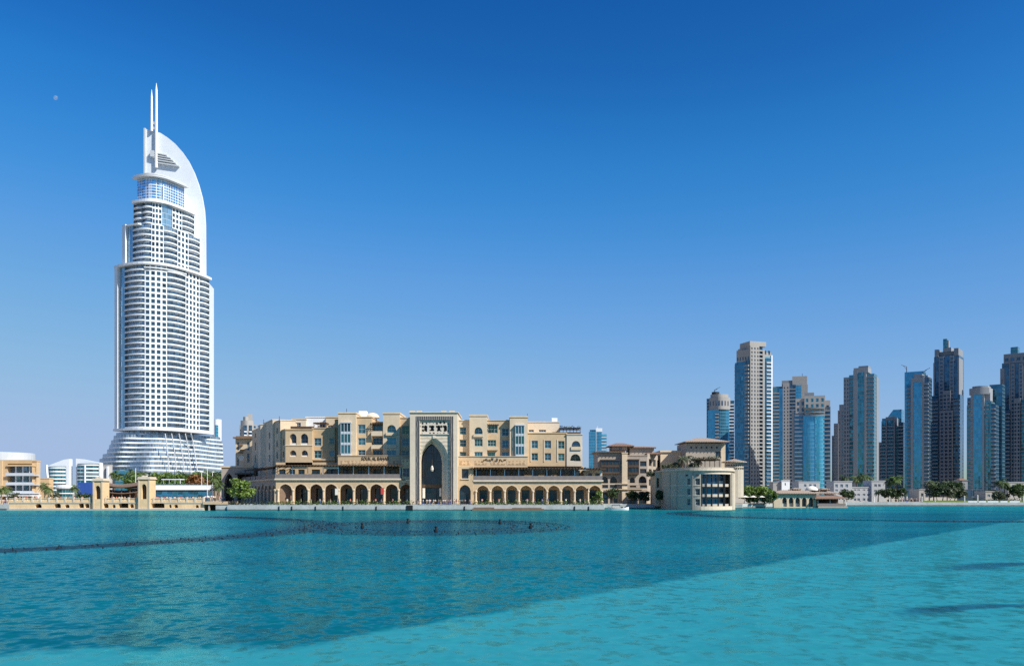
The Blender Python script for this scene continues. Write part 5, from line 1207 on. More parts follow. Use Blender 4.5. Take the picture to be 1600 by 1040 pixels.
for px in (22, 33, 44): part('column', MB().tube((X(px, LY), LY+1.2, 1.5), (X(px, LY), LY+1.2, Z(728, LY)), .3), M['white_metal'], ml)
block(ml, 50, 57.5, 720.5, 790, LY+2, 2.5, [(51, 55.5, 727, 737), (51, 55.5, 741, 752), (51, 55.5, 755, 764)], 'sand', cop=.3, gm='g_green')
part('canopy', MB().box(X(0, LY), X(66, LY), LY-8, LY-.6, Z(774.5, LY), Z(773, LY)), M['white_wall'], ml)
for i in range(8): px = 3+i*8.3; part('canopy_post', MB().tube((X(px, LY-7), LY-7.5, 1.5), (X(px, LY-7), LY-7.5, Z(774.5, LY)), .16), M['white_wall'], ml)
ob = thing('orange_block', 'plain orange rendered block between the mall and the white curved office', 'building', (X(66, 420), 425, 1.5))
block(ob, 56, 76.5, 747.5, 790, 420, 4, [(70, 72, 770, 774)], 'sand_ochre', cop=.5, gm='g_dark')
for k, (pts, gx, lb) in enumerate([(((74, 790), (108, 790), (108, 716.5), (100, 717.5), (80, 725), (75, 727.5)), (75, 103.5, 728.5), 'white office with sloping roof and tall fin on its right, beside the orange block'),
                                  (((118.5, 790), (156, 790), (156, 722.5), (140, 719.5), (128, 717), (118.5, 716)), (121.5, 155, 724), 'white office with sloping roof and tall fin on its left, near the hotel tower')]):
    OY = 520.0; ofb = thing('office_block', lb, 'building', (X(gx[0]+15, OY), OY+8, 1.5), 0, 'white offices by the hotel tower')
    part('shell', MB().slab_y([(X(a, OY), Z(b, OY)) for a, b in pts], OY, OY+4), M['white'], ofb)
    x0, x1 = X(gx[0], OY), X(gx[1], OY); n = 9
    poly = [(x0+(x1-x0)*i/n, OY-.4-2.6*math.sin(math.pi*i/n)) for i in range(n+1)]
    part('curved_glazing', MB().prism(poly, 1.5, Z(gx[2], OY)), M['g_green'], ofb)
    for f in range(9):
        zf = Z(gx[2], OY)-1.2-f*2.15
        po = [(x, y-.35) for x, y in poly]; part('floor_band', MB().prism(po, zf, zf+.75), M['white_wall'], ofb)
    if k == 0:
        part('curved_fin', MB().path([(X(78+6*((i/8)**2), OY), OY-3.6, Z(726+40*i/8, OY)) for i in range(9)], .7, 6), M['white'], ofb)
    else: part('curved_fin', MB().path([(X(137.5, OY), OY-3.6, Z(726+40*i/8, OY)) for i in range(9)], .5, 6), M['white'], ofb)
gc = thing('plant_block', 'grey boxy block with a pale square panel left of the hotel tower podium', 'building', (X(162, 540), 545, 1.5))
block(gc, 154, 171, 726.5, 790, 540, 4, [(154.8, 159, 739, 748)], 'concrete', cop=.4, gm='g_dark'); part('panel', MB().box(X(156.5, 540), X(161.5, 540), 539.8, 539.99, Z(736, 540), Z(729.5, 540)), M['white'], gc)
part('fin', MB().box(X(168, 540), X(170.5, 540), 538.5, 539.99, 1.5, Z(728, 540)), M['white'], gc)
hd = solo('hoarding', MB().box(X(121, 400), X(145, 400), 400, 400.4, 1.5, Z(753.5, 400)), M['blue_hoard'], 'deep blue site hoarding below the second white office', 'hoarding')
ki = thing('glass_kiosk', 'round glass kiosk with a flat white roof on the left shore', 'kiosk', (X(101, 350), 350, 1.5))
kx = X(101, 350)
part('glazing', MB().lathe([(2.8, 1.5), (2.9, Z(763, 350))], kx, 350, 18), M['g_green'], ki); part('roof', MB().lathe([(.1, Z(763, 350)), (3.4, Z(763, 350)), (3.5, Z(761, 350)), (2.6, Z(757, 350)), (.1, Z(756.5, 350))], kx, 350, 18), M['silver'], ki); part('ring', MB().lathe([(3.0, Z(771, 350)), (3.3, Z(771, 350)), (3.3, Z(769.5, 350)), (3.0, Z(769.5, 350))], kx, 350, 18), M['white_wall'], ki)
# hotel forecourt: white overhang over a blue glass wall
fc = thing('forecourt_building', 'long white terrace roof over a bright blue glass wall, right of the stone bridge gates', 'building', (X(285, 345), 350, 1.5))
part('glass_wall', MB().box(X(238, 345), X(323, 345), 345, 352, 1.5, Z(767, 345)), M['g_bright'], fc); part('roof', MB().box(X(228, 342), X(326, 342), 342, 362, Z(765, 342), Z(763.6, 342)).box(X(228, 342), X(334, 342), 343, 362, Z(763.6, 342), Z(757.5, 342)), M['white_wall'], fc)
part('shadow_strip', MB().box(X(237, 345), X(323, 345), 344.6, 344.99, Z(767.2, 345), Z(765, 345)-.05), M['iron'], fc)  # dark strip put in for the shade under the roof edge
part('roof_rail', MB().box(X(236, 343), X(322, 343), 343.4, 343.5, Z(757.5, 343)+.01, Z(755.2, 343)), M['g_green'], fc)
part('terrace_canopy', MB().box(X(255, 355), X(284, 355), 353, 358, Z(749, 355), Z(748, 355)), M['white_wall'], fc)
for px in (257, 266, 275, 283): part('canopy_post', MB().tube((X(px, 355), 354, Z(757, 355)), (X(px, 355), 354, Z(749, 355)), .1), M['white_wall'], fc)
# stone footbridge with two gatehouses
br = thing('stone_bridge', 'long sand coloured stone footbridge with balustrade and low arches across the left water', 'bridge', (X(170, 258), 260, 0))
GB = 257.0; bx0, bx1 = X(14, GB), X(319, GB)
bo = []
for c, w_, h_ in ((127, 8, 2.2), (136, 7, 2.0), (165, 9, 2.0), (178, 5, 1.6), (193, 15, 2.6), (206, 6, 1.8), (247, 20, 2.4), (266, 4, 1.6), (275, 6, 1.6), (308, 5, 1.4), (90, 10, 2.0), (60, 10, 1.8), (105, 7, 1.6)):
    a, b = X(c-w_/2, GB), X(c+w_/2, GB); bo.append((a, b, .75, .75+h_*.62, 'o', .5))
mb = MB(); zd = Z(784, GB)
facade(mb, bx0, bx1, -1, zd, bo, flat(GB), 2.0); cover(mb, bx0, bx1, GB, GB+6, -1, zd); part('wall', mb, M['bridge'], br)
part('waterline_ledge', MB().box(bx0, bx1, GB-1.2, GB-.01, -1, .45), M['concrete'], br)
part('string_course', MB().box(bx0, bx1, GB-.15, GB-.004, zd-.3, zd-.05), M['sand_cream'], br)
bo = MB(); n = 190
for i in range(n):
    x = bx0+(bx1-bx0)*(i+.5)/n
    if X(147, GB) < x < X(160, GB) or X(218, GB) < x < X(234, GB): continue
    bo.lathe([(.11, zd), (.16, zd+.25), (.08, zd+.7), (.14, zd+.95)], x, GB+.15, 5)
part('baluster', bo, M['bridge'], br, kind='stuff')
for a, b in ((14, 147), (160, 218), (234, 319)): part('hand_rail', MB().box(X(a, GB), X(b, GB), GB, GB+.32, zd+.95, zd+1.15), M['bridge'], br)
for px in list(range(24, 146, 13))+list(range(165, 216, 12))+list(range(240, 320, 13)):
    part('rail_post', MB().box(X(px, GB)-.25, X(px, GB)+.25, GB-.08, GB+.4, zd, zd+1.4), M['sand_cream'], br)
for (a, b, yt), lb in (((147, 162, 751), 'left stone gatehouse with a pointed opening on the bridge'), ((217.5, 235.5, 748.5), 'right stone gatehouse with a tall pointed opening on the bridge')):
    g = thing('gatehouse', lb, 'gatehouse', (X((a+b)/2, GB), GB+2, zd), 0, 'stone gatehouses on the bridge')
    x0, x1 = X(a, GB), X(b, GB); z1_ = Z(yt, GB); mb = MB(); m_ = (x0+x1)/2
    facade(mb, x0, x1, zd-2.6, z1_, [(m_-.75, m_+.75, zd+.9, z1_-1.3, 'p', 1.1)], flat(GB-.7), 1.0); cover(mb, x0, x1, GB-.7, GB+3.6, zd-2.6, z1_); part('wall', mb, M['bridge'], g)
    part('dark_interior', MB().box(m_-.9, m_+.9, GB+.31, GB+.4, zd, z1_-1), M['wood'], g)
    part('cornice', MB().box(x0-.3, x1+.3, GB-1.0, GB+3.9, z1_+.003, z1_+.3).box(x0-.1, x1+.1, GB-.8, GB+3.7, z1_+.3, z1_+.75), M['sand_cream'], g)
    part('merlon', MB().box(m_-.7, m_-.2, GB-.6, GB+.2, z1_+.75, z1_+1.15).box(m_+.2, m_+.7, GB-.6, GB+.2, z1_+.75, z1_+1.15), M['sand_cream'], g)
    part('pilaster', MB().box(x0, x0+.35, GB-.85, GB-.704, zd-2.6, z1_).box(x1-.35, x1, GB-.85, GB-.704, zd-2.6, z1_), M['sand_pale'], g)
tn = thing('tent_roof', 'brown timber tent roof stretched between the two stone gatehouses', 'canopy', (X(190, 275), 278, 1.5))
for k, (yt, m_) in enumerate(((754, 'wood_light'), (759.5, 'wood'), (764, 'wood_light'))):
    tm = MB(); nx_ = 16
    for i in range(nx_):
        p0, p1 = 162+55*i/nx_, 162+55*(i+1)/nx_
        s0, s1 = yt+3.2*math.sin(math.pi*i/nx_)*(1 if k != 1 else -.6), yt+3.2*math.sin(math.pi*(i+1)/nx_)*(1 if k != 1 else -.6)
        y0, y1 = 272+k*.3, 283
        a, b, c, d = (X(p0, y0), y0, Z(s0+2.6, y0)), (X(p1, y0), y0, Z(s1+2.6, y0)), (X(p1, y1), y1, Z(s1-1.5, y1)), (X(p0, y1), y1, Z(s0-1.5, y1))
        e = lambda p: (p[0], p[1], p[2]-.25)
        tm.quad(a, b, c, d); tm.quad(e(d), e(c), e(b), e(a)); tm.quad(e(a), e(b), b, a)
    part('canopy_sheet', tm, M[m_], tn)
for px in (164, 176, 190, 203, 215): part('post', MB().tube((X(px, 273), 273, 1.5), (X(px, 273), 273, Z(764, 273)), .14), M['wood_light'], tn)
part('back_screen', MB().box(X(163, 284), X(216, 284), 284, 284.3, 1.5, Z(766, 284)), M['wood'], tn)
jt = thing('jetty', 'low stone jetty on dark piers between the bridge and the gate arch', 'jetty', (X(336, 258), 260, 0))
part('deck', MB().box(X(318, GB), X(357, GB), GB-.6, GB+9, Z(787.5, GB), Z(783, GB)), M['sand'], jt)
for px in (341, 327): part('pier', MB().box(X(px, GB)-.2, X(px, GB)+.2, GB-.3, GB+.2, -1, Z(787.5, GB)-.003), M['stone_grey'], jt)
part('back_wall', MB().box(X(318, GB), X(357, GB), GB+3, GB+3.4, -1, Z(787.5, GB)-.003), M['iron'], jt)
# ---------------------------------------------------------------- moored boat
bt = thing('boat', 'small white flat roofed boat moored at the right end of the quay', 'boat', (X(966, 262), 263, 0))
BX0, BX1 = X(950.5, 262), X(983, 262); byy = 263.0
def hull_sec(t):
    w = 1.25*(1-abs(2*t-1)**3*.75); return w
hm = MB(); n = 12; rings = []
for i in range(n+1):
    t_ = i/n; x = BX0+(BX1-BX0)*t_; w = hull_sec(t_); sh = .62+.35*abs(2*t_-1)**2
    rings.append([(x, byy-w, sh), (x, byy-w*.8, -.1), (x, byy+w*.8, -.1), (x, byy+w, sh), (x, byy+w*.85, sh-.12), (x, byy-w*.85, sh-.12)])
for i in range(n):
    for j in range(6): hm.quad(rings[i][j], rings[i+1][j], rings[i+1][(j+1) % 6], rings[i][(j+1) % 6])
hm.add(rings[0], [tuple(range(5, -1, -1))]); hm.add(rings[-1], [tuple(range(6))])
part('hull', hm, M['white_wall'], bt)
part('cabin', MB().box(BX0+1.2, BX0+3.4, byy-.8, byy+.8, .5, 1.75), M['concrete'], bt); part('canopy', MB().box(BX0+.8, BX0+4.2, byy-1.0, byy+1.0, 1.753, 1.87), M['white_wall'], bt)
part('windscreen', MB().box(BX0+3.41, BX0+3.5, byy-.7, byy+.7, .9, 1.7), M['g_dark'], bt)
part('seat', MB().box(BX0+3.9, BX0+4.4, byy-.7, byy+.7, .5, .95).box(BX0+4.9, BX0+5.3, byy-.6, byy+.6, .5, .95), M['iron'], bt)
# ---------------------------------------------------------------- plants
def leaves(mb, rg, c, r, n, size, squash=.8):
    for _ in range(n):
        d = Vector((rg.gauss(0, 1), rg.gauss(0, 1), rg.gauss(0, 1))).normalized()*r*(rg.random()**.35)
        p = Vector(c)+Vector((d.x, d.y, d.z*squash))
        a = Vector((rg.gauss(0, 1), rg.gauss(0, 1), rg.gauss(0, .6))).normalized(); b = a.cross(Vector((rg.gauss(0, 1), rg.gauss(0, 1), rg.gauss(0, 1)))).normalized()
        s = size*rg.uniform(.6, 1.3); a *= s; b *= s*.55
        mb.quad(p-a, p-b*.9, p+a, p+b)
def tree_mesh(seed, h, r, nb, nl, size, trunk=.3):
    rg = random.Random(seed); tr = MB(); cr = MB(); th = h*trunk
    pts = [(0, 0, -.3)]
    for i in range(1, 4): pts.append((rg.uniform(-.12, .12)*i, rg.uniform(-.12, .12)*i, th*i/3))
    for i in range(3): tr.tube(pts[i], pts[i+1], .2*h/7*(1-.2*i), .2*h/7*(.8-.2*i), 7)
    for i in range(nb):
        a = 2*math.pi*(i+rg.random()*.6)/nb*2.4; k = rg.uniform(.25, .85); z = th+(h-th)*rg.uniform(.12, .86)
        rr = r*k*(1-.55*max(0, (z-th)/(h-th)-.45)); c = (rr*math.cos(a), rr*math.sin(a), z)
        if i % 2 == 0: tr.tube(pts[-1], (c[0]*.8, c[1]*.8, c[2]), .08*h/7, .03*h/7, 5)
        leaves(cr, rg, c, r*rg.uniform(.28, .46), nl, size)
    return tr, cr
def tree(name, label, x, y, z, h, r, m, seed, nb=16, nl=46, size=.42, group=None, rg_trunk=.3):
    t = thing(name, label, 'tree', (x, y, z), 0, group); tr, cr = tree_mesh(seed, h, r, nb, nl, size, rg_trunk)
    part('trunk', tr, M['bark'], t, local=True); part('crown', cr, M[m], t, local=True); return t
_pm = {}
def palm_meshes(seed, h, fl, m):
    k = (seed, h, fl, m)
    if k in _pm: return _pm[k]
    rg = random.Random(seed); tr = MB(); lean = rg.uniform(-.4, .4); pts = [(lean*(i/5)**2, .2*lean*(i/5), -.3+(h+.3)*i/5) for i in range(6)]
    for i in range(5): tr.tube(pts[i], pts[i+1], .24-.02*i, .22-.02*i, 7)
    top = Vector(pts[-1]); cr = MB()
    for i in range(26):
        a = 2*math.pi*i/26*3.0+rg.uniform(-.2, .2); el = rg.uniform(-.25, 1.25); L = fl*rg.uniform(.8, 1.1); prev = top; d = Vector((math.cos(a)*math.cos(el), math.sin(a)*math.cos(el), math.sin(el)))
        n = 6; side = Vector((-math.sin(a), math.cos(a), 0))
        for s in range(n):
            d = (d+Vector((0, 0, -.20-.05*s))).normalized(); nx = prev+d*L/n; w = fl*.17*math.sin(math.pi*(s+.7)/(n+.6))
            for sg in (-1, 1):
                for q in range(2):
                    b0 = prev.lerp(nx, q*.5); b1 = prev.lerp(nx, q*.5+.38); tip = side*sg*w*rg.uniform(.8, 1.2)+d*L/n*.7+Vector((0, 0, -w*.55))
                    cr.quad(b0, b1, b1+tip*.98, b0+tip)
            prev = nx
    _pm[k] = (tr.mesh('trunk', M['bark']), cr.mesh('crown', M[m])); return _pm[k]
def palm(label, x, y, z, h, fl, seed=1, m='frond', group=None, rz=0.0, name='palm_tree'):
    t = thing(name, label, 'palm', (x, y, z), rz, group); a, b = palm_meshes(seed, h, fl, m)
    inst('trunk', a, t, (0, 0, 0)); inst('crown', b, t, (0, 0, 0)); return t
GZ = 1.5
tree('broad_tree', 'bright green broad tree before the shaded flank of the market hall', X(378, 259), 259, GZ, 7.6, 4.0, 'leaf_bright', 3, 26, 60, .45)
tree('shrub', 'small pale green shrub at the right end of the right arcade', X(935, 258.6), 258.6, GZ, 4.2, 1.5, 'leaf_bright', 5, 12, 34, .3)
# the green row in front of the hotel podium
rg = random.Random(5); gi = 0
for i, px in enumerate([179, 187, 203, 209, 216, 224, 233, 242, 251, 259, 268, 276, 285, 293, 301, 310, 319, 327, 334, 341]):
    Y = rg.choice((440, 455, 470)); h = Z(735+rg.uniform(-2, 5), Y)-GZ
    near = ('before the blue lobby glass' if px < 200 else 'behind the right gatehouse' if px < 240 else 'above the white forecourt roof, left half of the row' if px < 290 else 'above the white forecourt roof, right half of the row' if px < 330 else 'beside the grey gate arch')
    palm('tall date palm '+near, X(px, Y), Y, GZ, h-1.5, 3.9, i % 4+1, 'frond', 'palms below the hotel podium', rg.uniform(0, 6))
for i, (px, m_) in enumerate([(206, 'leaf'), (220, 'leaf'), (229, 'leaf_red'), (238, 'leaf'), (247, 'leaf_bright'), (256, 'leaf'), (265, 'leaf_bright'), (274, 'leaf'), (282, 'leaf_bright'), (290, 'leaf'), (298, 'leaf_dark'), (306, 'leaf_red'), (314, 'leaf'), (322, 'leaf_red'), (331, 'leaf'), (339, 'leaf_dark')]):
    Y = 425+rg.uniform(-8, 8); h = Z(739+rg.uniform(-1, 6), Y)-GZ
    cw = {'leaf': 'green', 'leaf_red': 'rusty', 'leaf_bright': 'bright green', 'leaf_dark': 'dark green'}[m_]
    tree('street_tree', '%s leafy tree among palms, %s' % (cw, 'left of the right gatehouse' if px < 218 else 'just behind the right gatehouse' if px < 240 else 'over the left end of the forecourt roof' if px < 262 else 'over the middle of the forecourt roof' if px < 295 else 'over the right end of the forecourt roof' if px < 325 else 'next to the gate arch'), X(px, Y), Y, GZ, h, 5.0, m_, 20+i, 22, 52, .75, 'trees below the hotel podium', .35)
# left shore
for px, Y, h, lb in ((3, 305, 4.6, 'short palm at the left edge before the mall'), (12, 312, 5.0, 'short palm before the glazed mall balconies'), (70, 310, 6.0, 'palm in front of the plain orange block'), (76, 305, 5.0, 'lower palm right of the one before the orange block'), (118, 330, 5.4, 'palm left of the blue hoarding'), (336, 300, 8.5, 'thin palm between forecourt wall and gate arch'), (343, 290, 6.0, 'short palm at the foot of the gate arch')):
    palm(lb, X(px, Y), Y, GZ, h, 2.7, int(px) % 4+1, 'frond', 'palms on the left shore')
for px, Y, lb in ((84, 300, 'low dusty shrub beside the round glass kiosk'), (128, 300, 'dark shrub below the blue hoarding'), (139, 296, 'dark shrub left of the left gatehouse'), (22, 322, 'dusty shrub under the mall canopy')):
    tree('shrub', lb, X(px, Y), Y, GZ, 3.4, 2.6, 'leaf_dust' if px < 100 else 'leaf_dark', int(px), 10, 34, .4)
# quayside hedges
def hedge(label, p0, p1, Y, z, h, m, seed):
    rg = random.Random(seed); mb = MB(); x0, x1 = X(p0, Y), X(p1, Y); n = int((x1-x0)/.55)
    for i in range(n):
        x = x0+(x1-x0)*(i+.5)/n; hh = h*rg.uniform(.55, 1.15); leaves(mb, rg, (x, Y+rg.uniform(-.3, .3), z+hh*.5), .5*hh+.2, 15, .26, 1)
    return solo('hedge', mb, M[m], label, 'hedge', 'hedges on the quay')
hedge('long low green hedge on the quay before the left arcade', 416, 646, 257.2, Z(789.5, 257), 1.6, 'leaf', 1)
hedge('long low green hedge on the quay before the right arcade', 738, 942, 257.2, Z(789.5, 257), 1.6, 'leaf', 2)
hedge('dark hedge under the broad tree at the shaded flank', 358, 414, 257.4, Z(790, 257), 1.5, 'leaf_dark', 3)
# around the palace and the round building
for i, (px, Y, h, r, m_, lb) in enumerate([(958, 290, 5.2, 2.6, 'leaf_dark', 'dark tree before the left ground floor openings of the palace'), (988, 290, 4.4, 2.6, 'leaf_dark', 'dark tree before the middle of the palace'), (1006, 291, 4.0, 2.2, 'leaf_dark', 'dark shrub before the right openings of the palace'), (1031, 278, 4.6, 1.6, 'leaf_dark', 'dark clipped tree before the slender arched windows')]):
    tree('dark_tree', lb, X(px, Y), Y, GZ, h, r, m_, 60+i, 14, 40, .4)
rz_ = Z(732.5, ry)
for px, dy, h, fl, lb in ((1066, 6, 3.4, 2.3, 'left of two palms on the round building roof'), (1073, 9, 3.6, 2.3, 'palm against the square tower wall on the round building roof'), (1092, 9, 3.0, 2.1, 'palm behind the roof pergola of the round building')):
    palm(lb, X(px, ry+dy), ry+dy, rz_-.1, h, fl, int(px) % 4+1, 'leaf_dust', 'palms on the round building roof')
for i, (px, dy, z, lb) in enumerate([(1056, 7, rz_, 'rounded shrub at the left end of the round building roof'), (1084, 4, rz_, 'bush left of the roof pergola'), (1016, 19, Z(746, 283), 'shrub spilling over the wall left of the arched wing'), (1038, 16, Z(736, 280), 'shrub on top of the arched wing'), (1046, 14, Z(735, 280), 'larger shrub where the arched wing meets the round building')]):
    tree('shrub', lb, X(px, ry+dy), ry+dy, z-.2, 2.3, 1.7, 'leaf_dust', 80+i, 10, 34, .32, 'roof shrubs')
fb = MB(); rgf = random.Random(9)
for i in range(28): leaves(fb, rgf, (X(1090+38*i/27, ry), ry+rgf.uniform(3, 8), Z(716, ry)+rgf.uniform(0, .5)), .7, 10, .34)
solo('climbing_plant', fb, M['leaf_dust'], 'greyish climber growing over the pergola on the round building roof', 'plant')
fb = MB()
for i in range(14): leaves(fb, rgf, (X(876+30*i/13, 270), rgf.uniform(268, 273), Z(667.5, 268)+rgf.uniform(0, .4)), .5, 7, .26)
solo('climbing_plant', fb, M['leaf_dust'], 'dry climber over the roof pergola at the right end of the market hall', 'plant')
# sunlit clump between the round building and the pavilion
for i, (px, Y, h, r, m_, lb) in enumerate([(1163, 303, 5.8, 2.6, 'leaf', 'green tree touching the right side of the round building'), (1172, 304, 6.6, 3.0, 'leaf_bright', 'yellowish green tree, second from the round building'), (1183, 305, 6.4, 3.0, 'leaf', 'middle tree of the clump between round building and pavilion'), (1194, 304, 6.2, 2.9, 'leaf_bright', 'pale green tree, second from the pavilion'), (1204, 306, 5.8, 2.6, 'leaf', 'tree touching the left end of the pavilion'), (1178, 301.5, 3.4, 2.4, 'leaf_dark', 'low dark bush at the waterline of the tree clump'), (1197, 302, 3.2, 2.4, 'leaf_dark', 'low dark bush at the waterline nearer the pavilion')]):
    tree('lakeside_tree', lb, X(px, Y), Y, GZ-.4, h, r, m_, 100+i, 20, 48, .42, 'trees between round building and pavilion')
# far right shore
for i, (px, Y, h, fl, m_, lb) in enumerate([(1321, 395, 11.5, 3.4, 'leaf_dark', 'palm above the white three storey house'), (1338, 398, 11, 3.4, 'frond', 'palm above the lowest white house, left one'), (1346, 392, 12, 3.4, 'leaf_dark', 'palm above the lowest white house, middle one'), (1354, 396, 11.5, 3.2, 'frond', 'palm above the lowest white house, right one'), (1372, 362, 5.5, 2.6, 'leaf_dark', 'dark palm before the white house with the raised front'), (1392, 364, 9.5, 3.2, 'leaf_dark', 'tall dark palm between white house and framed tower'), (1400, 362, 10.5, 3.2, 'leaf', 'sunlit palm between white house and framed tower'),
        (1452, 362, 8.5, 3, 'leaf_dust', 'palm at the left of the dark clump under the crowned tower'), (1459, 366, 9, 3, 'frond', 'pale palm in the clump under the crowned tower'), (1480, 364, 8.5, 3, 'leaf_dust', 'pale palm in the middle of the clump under the crowned tower'), (1496, 366, 8, 3, 'leaf_dark', 'dark palm at the right of the clump under the crowned tower'), (1569, 360, 8.5, 3, 'frond', 'sunlit palm left of the pale grey house'), (1561, 365, 9.5, 3.1, 'leaf_dark', 'dark palm just left of the sunlit one by the pale grey house'), (1597, 362, 7, 2.8, 'leaf_dark', 'dark palm at the right edge of the shore')]):
    palm(lb, X(px, Y), Y, GZ, h-1.2, fl, i % 4+1, m_, 'palms on the far shore', i*.7)
for i, (px, Y, h, r, m_, lb) in enumerate([(1323, 356, 5, 3.0, 'leaf_dark', 'dark bush right of the pavilion end'), (1388, 358, 5.5, 3.0, 'leaf_dark', 'dark tree at the foot of the tall dark palm'), (1404, 357, 5.5, 3.0, 'leaf_dark', 'dark tree left of the framed tower entrance'), (1464, 358, 7, 4.0, 'leaf_dark', 'dark tree under the crowned tower, left of the clump'), (1473, 360, 8.5, 4.2, 'leaf_dark', 'highest dark tree under the crowned tower'), (1484, 357, 6, 3.8, 'leaf_dust', 'dusty tree under the crowned tower, in the clump middle'), (1492, 359, 8, 4.0, 'leaf_dark', 'dark tree under the crowned tower, right of the clump'), (1501, 357, 5, 3.0, 'leaf_dust', 'low dusty tree right of the dark clump'), (1584, 358, 6.5, 3.8, 'leaf_dark', 'dark tree before the pale grey house'), (1593, 359, 7, 3.6, 'leaf', 'green tree before the right end of the pale grey house'), (1560, 357, 4, 2.6, 'leaf_dust', 'dusty shrub left of the sunlit palm')]):
    tree('shore_tree', lb, X(px, Y), Y, GZ, h, r, m_, 140+i, 16, 42, .55, 'trees on the far shore')
hedge('dark clipped hedge along the lawn on the far right shore', 1515, 1600, 356, GZ, 1.5, 'leaf_dark', 4)
gl_ = MB(); gl_.quad((X(1440, 347), 347, GZ+.02), (X(1640, 347), 347, GZ+.02), (X(1640, 355), 355, GZ+.6), (X(1440, 355), 355, GZ+.6)); struct('lawn', gl_, M['lawn'])
kb = MB()
x = X(1512, 346.4)
while x < X(1600, 346.4): w_ = rnd.uniform(1.5, 4.5); kb.box(x, x+w_, 346.1, 346.6, 1.2, 1.95); x += w_+rnd.uniform(.5, 1.6)
struct('kerb', kb, M['white_wall'])
# ---------------------------------------------------------------- poles, lamps, railings
def light_pole(label, px, y0, y1, Y, r=.16, group='white light poles', m='white_wall'):
    t = thing('light_pole', label, 'lamp', (X(px, Y), Y, Z(y1, Y)), 0, group); z0, z1 = Z(y1, Y), Z(y0, Y)
    part('shaft', MB().lathe([(r*1.5, z0-.2), (r*1.5, z0+.3), (r, z0+.35), (r, z1-.7)], X(px, Y), Y, 8), M[m], t); part('head', MB().lathe([(r*1.05, z1-.697), (r*1.15, z1-.1), (r*.3, z1)], X(px, Y), Y, 8), M['canvas'], t)
for px, y0, Y, lb in ((1365.5, 775, 350, 'white light pole before the white house with raised front'), (1390, 775, 350, 'white light pole before the tall dark palm'), (1417, 775, 350, 'white light pole left of the framed tower entrance'), (1440.5, 775, 350, 'white light pole right of the framed tower entrance'), (1507, 774, 350, 'white light pole right of the dark tree clump'), (1527.5, 773, 350, 'white light pole before the round crowned tower'), (1461, 782, 349, 'short white light pole before the dark tree clump'), (1599, 775, 350, 'white light pole at the right edge of the photo')):
    light_pole(lb, px, y0, 789, Y, .22)
for px, y0, y1, Y, lb in ((212, 731, 757, 330, 'thin white pole left of the right gatehouse'), (315, 735, 760, 330, 'thin white pole over the right part of the forecourt roof'), (324, 732, 780, 330, 'tall thin white pole at the right end of the forecourt roof'), (332, 738, 780, 325, 'thin white pole nearest the gate arch')):
    light_pole(lb, px, y0, y1, Y, .11, 'thin white poles')
def lamp(label, px, Y, h):
    z = Z(789, Y); x = X(px, Y); t = thing('street_lamp', label, 'lamp', (x, Y, z), 0, 'lanterns on the quay')
    part('pole', MB().lathe([(.16, z), (.16, z+.5), (.06, z+.6), (.05, z+h-.8)], x, Y, 7), M['iron'], t); part('lantern', MB().lathe([(.05, z+h-.797), (.2, z+h-.5), (.24, z+h-.1), (.05, z+h+.15)], x, Y, 6), M['iron'], t)
for px, h, lb in ((411, 6.2, 'thin lantern post before the shaded colonnade'), (477, 4.2, 'lantern post between second and third left arches'), (565, 4.4, 'lantern post at the sixth left arch'), (636, 4.2, 'lantern post before the last left arch'), (852, 4.6, 'lantern post at the fifth right arch'), (882, 5.0, 'heavier lantern post at the seventh right arch'), (918, 4.8, 'lantern post between the last two right arches')):
    lamp(lb, px, 256.6, h)
def railing(label, p0, p1, Y, z, h=1.05, n=None, m='iron'):
    x0, x1 = X(p0, Y), X(p1, Y); n = n or int((x1-x0)/1.6); t = thing('railing', label, 'railing', ((x0+x1)/2, Y, z), 0, 'quay railings')
    part('rail', MB().box(x0, x1, Y-.03, Y+.03, z+h-.06, z+h).box(x0, x1, Y-.02, Y+.02, z+h*.5-.02, z+h*.5+.02), M[m], t)
    for i in range(n+1):
        x = x0+(x1-x0)*i/n; part('post', MB().box(x-.04, x+.04, Y-.085, Y-.031, z, z+h), M[m], t)
qz = Z(788.5, QY)
railing('dark railing on the quay before the portal', 645, 738, QY+.2, qz); railing('dark railing on the quay at the shaded flank', 357, 415, QY+.2, qz); railing('dark railing on the quay between left hedge and water', 416, 640, QY+.1, qz, .8); railing('dark railing on the quay before the right hedge', 740, 942, QY+.1, qz, .8)
pt_ = MB(); pt_.box(X(738, 253), X(850, 253), 251.6, 254.3, -.3, .55); pt_.box(X(740, 253), X(772, 253), 251.9, 254.2, .55, .95); pt_.box(X(800, 253), X(846, 253), 252.1, 254.2, .55, .85)
solo('pontoon', pt_, M['wood_light'], 'low brown floating pontoon moored before the right arcade', 'pontoon')
for i, (px, where) in enumerate(((436, 'below the first left arch'), (456, 'below the second left arch'), (493, 'below the third left arch'), (536, 'below the fifth left arch'), (588, 'below the seventh left arch'), (640, 'left of the portal steps'), (726, 'right of the portal steps'), (898, 'below the eighth right arch'), (920, 'below the last right arch'))):
    x = X(px, 254.3); big = px == 640
    o = solo('notch', MB().box(x-(.9 if big else .13), x+(.9 if big else .13), 254.2, 254.39, .1, 1.5 if big else 1.25), M['black'], ('wide ' if big else 'narrow ')+'dark fender on the quay wall '+where, 'notch', 'notches on the quay wall')  # dark boxes drawn for the joint lines and notch in the wall
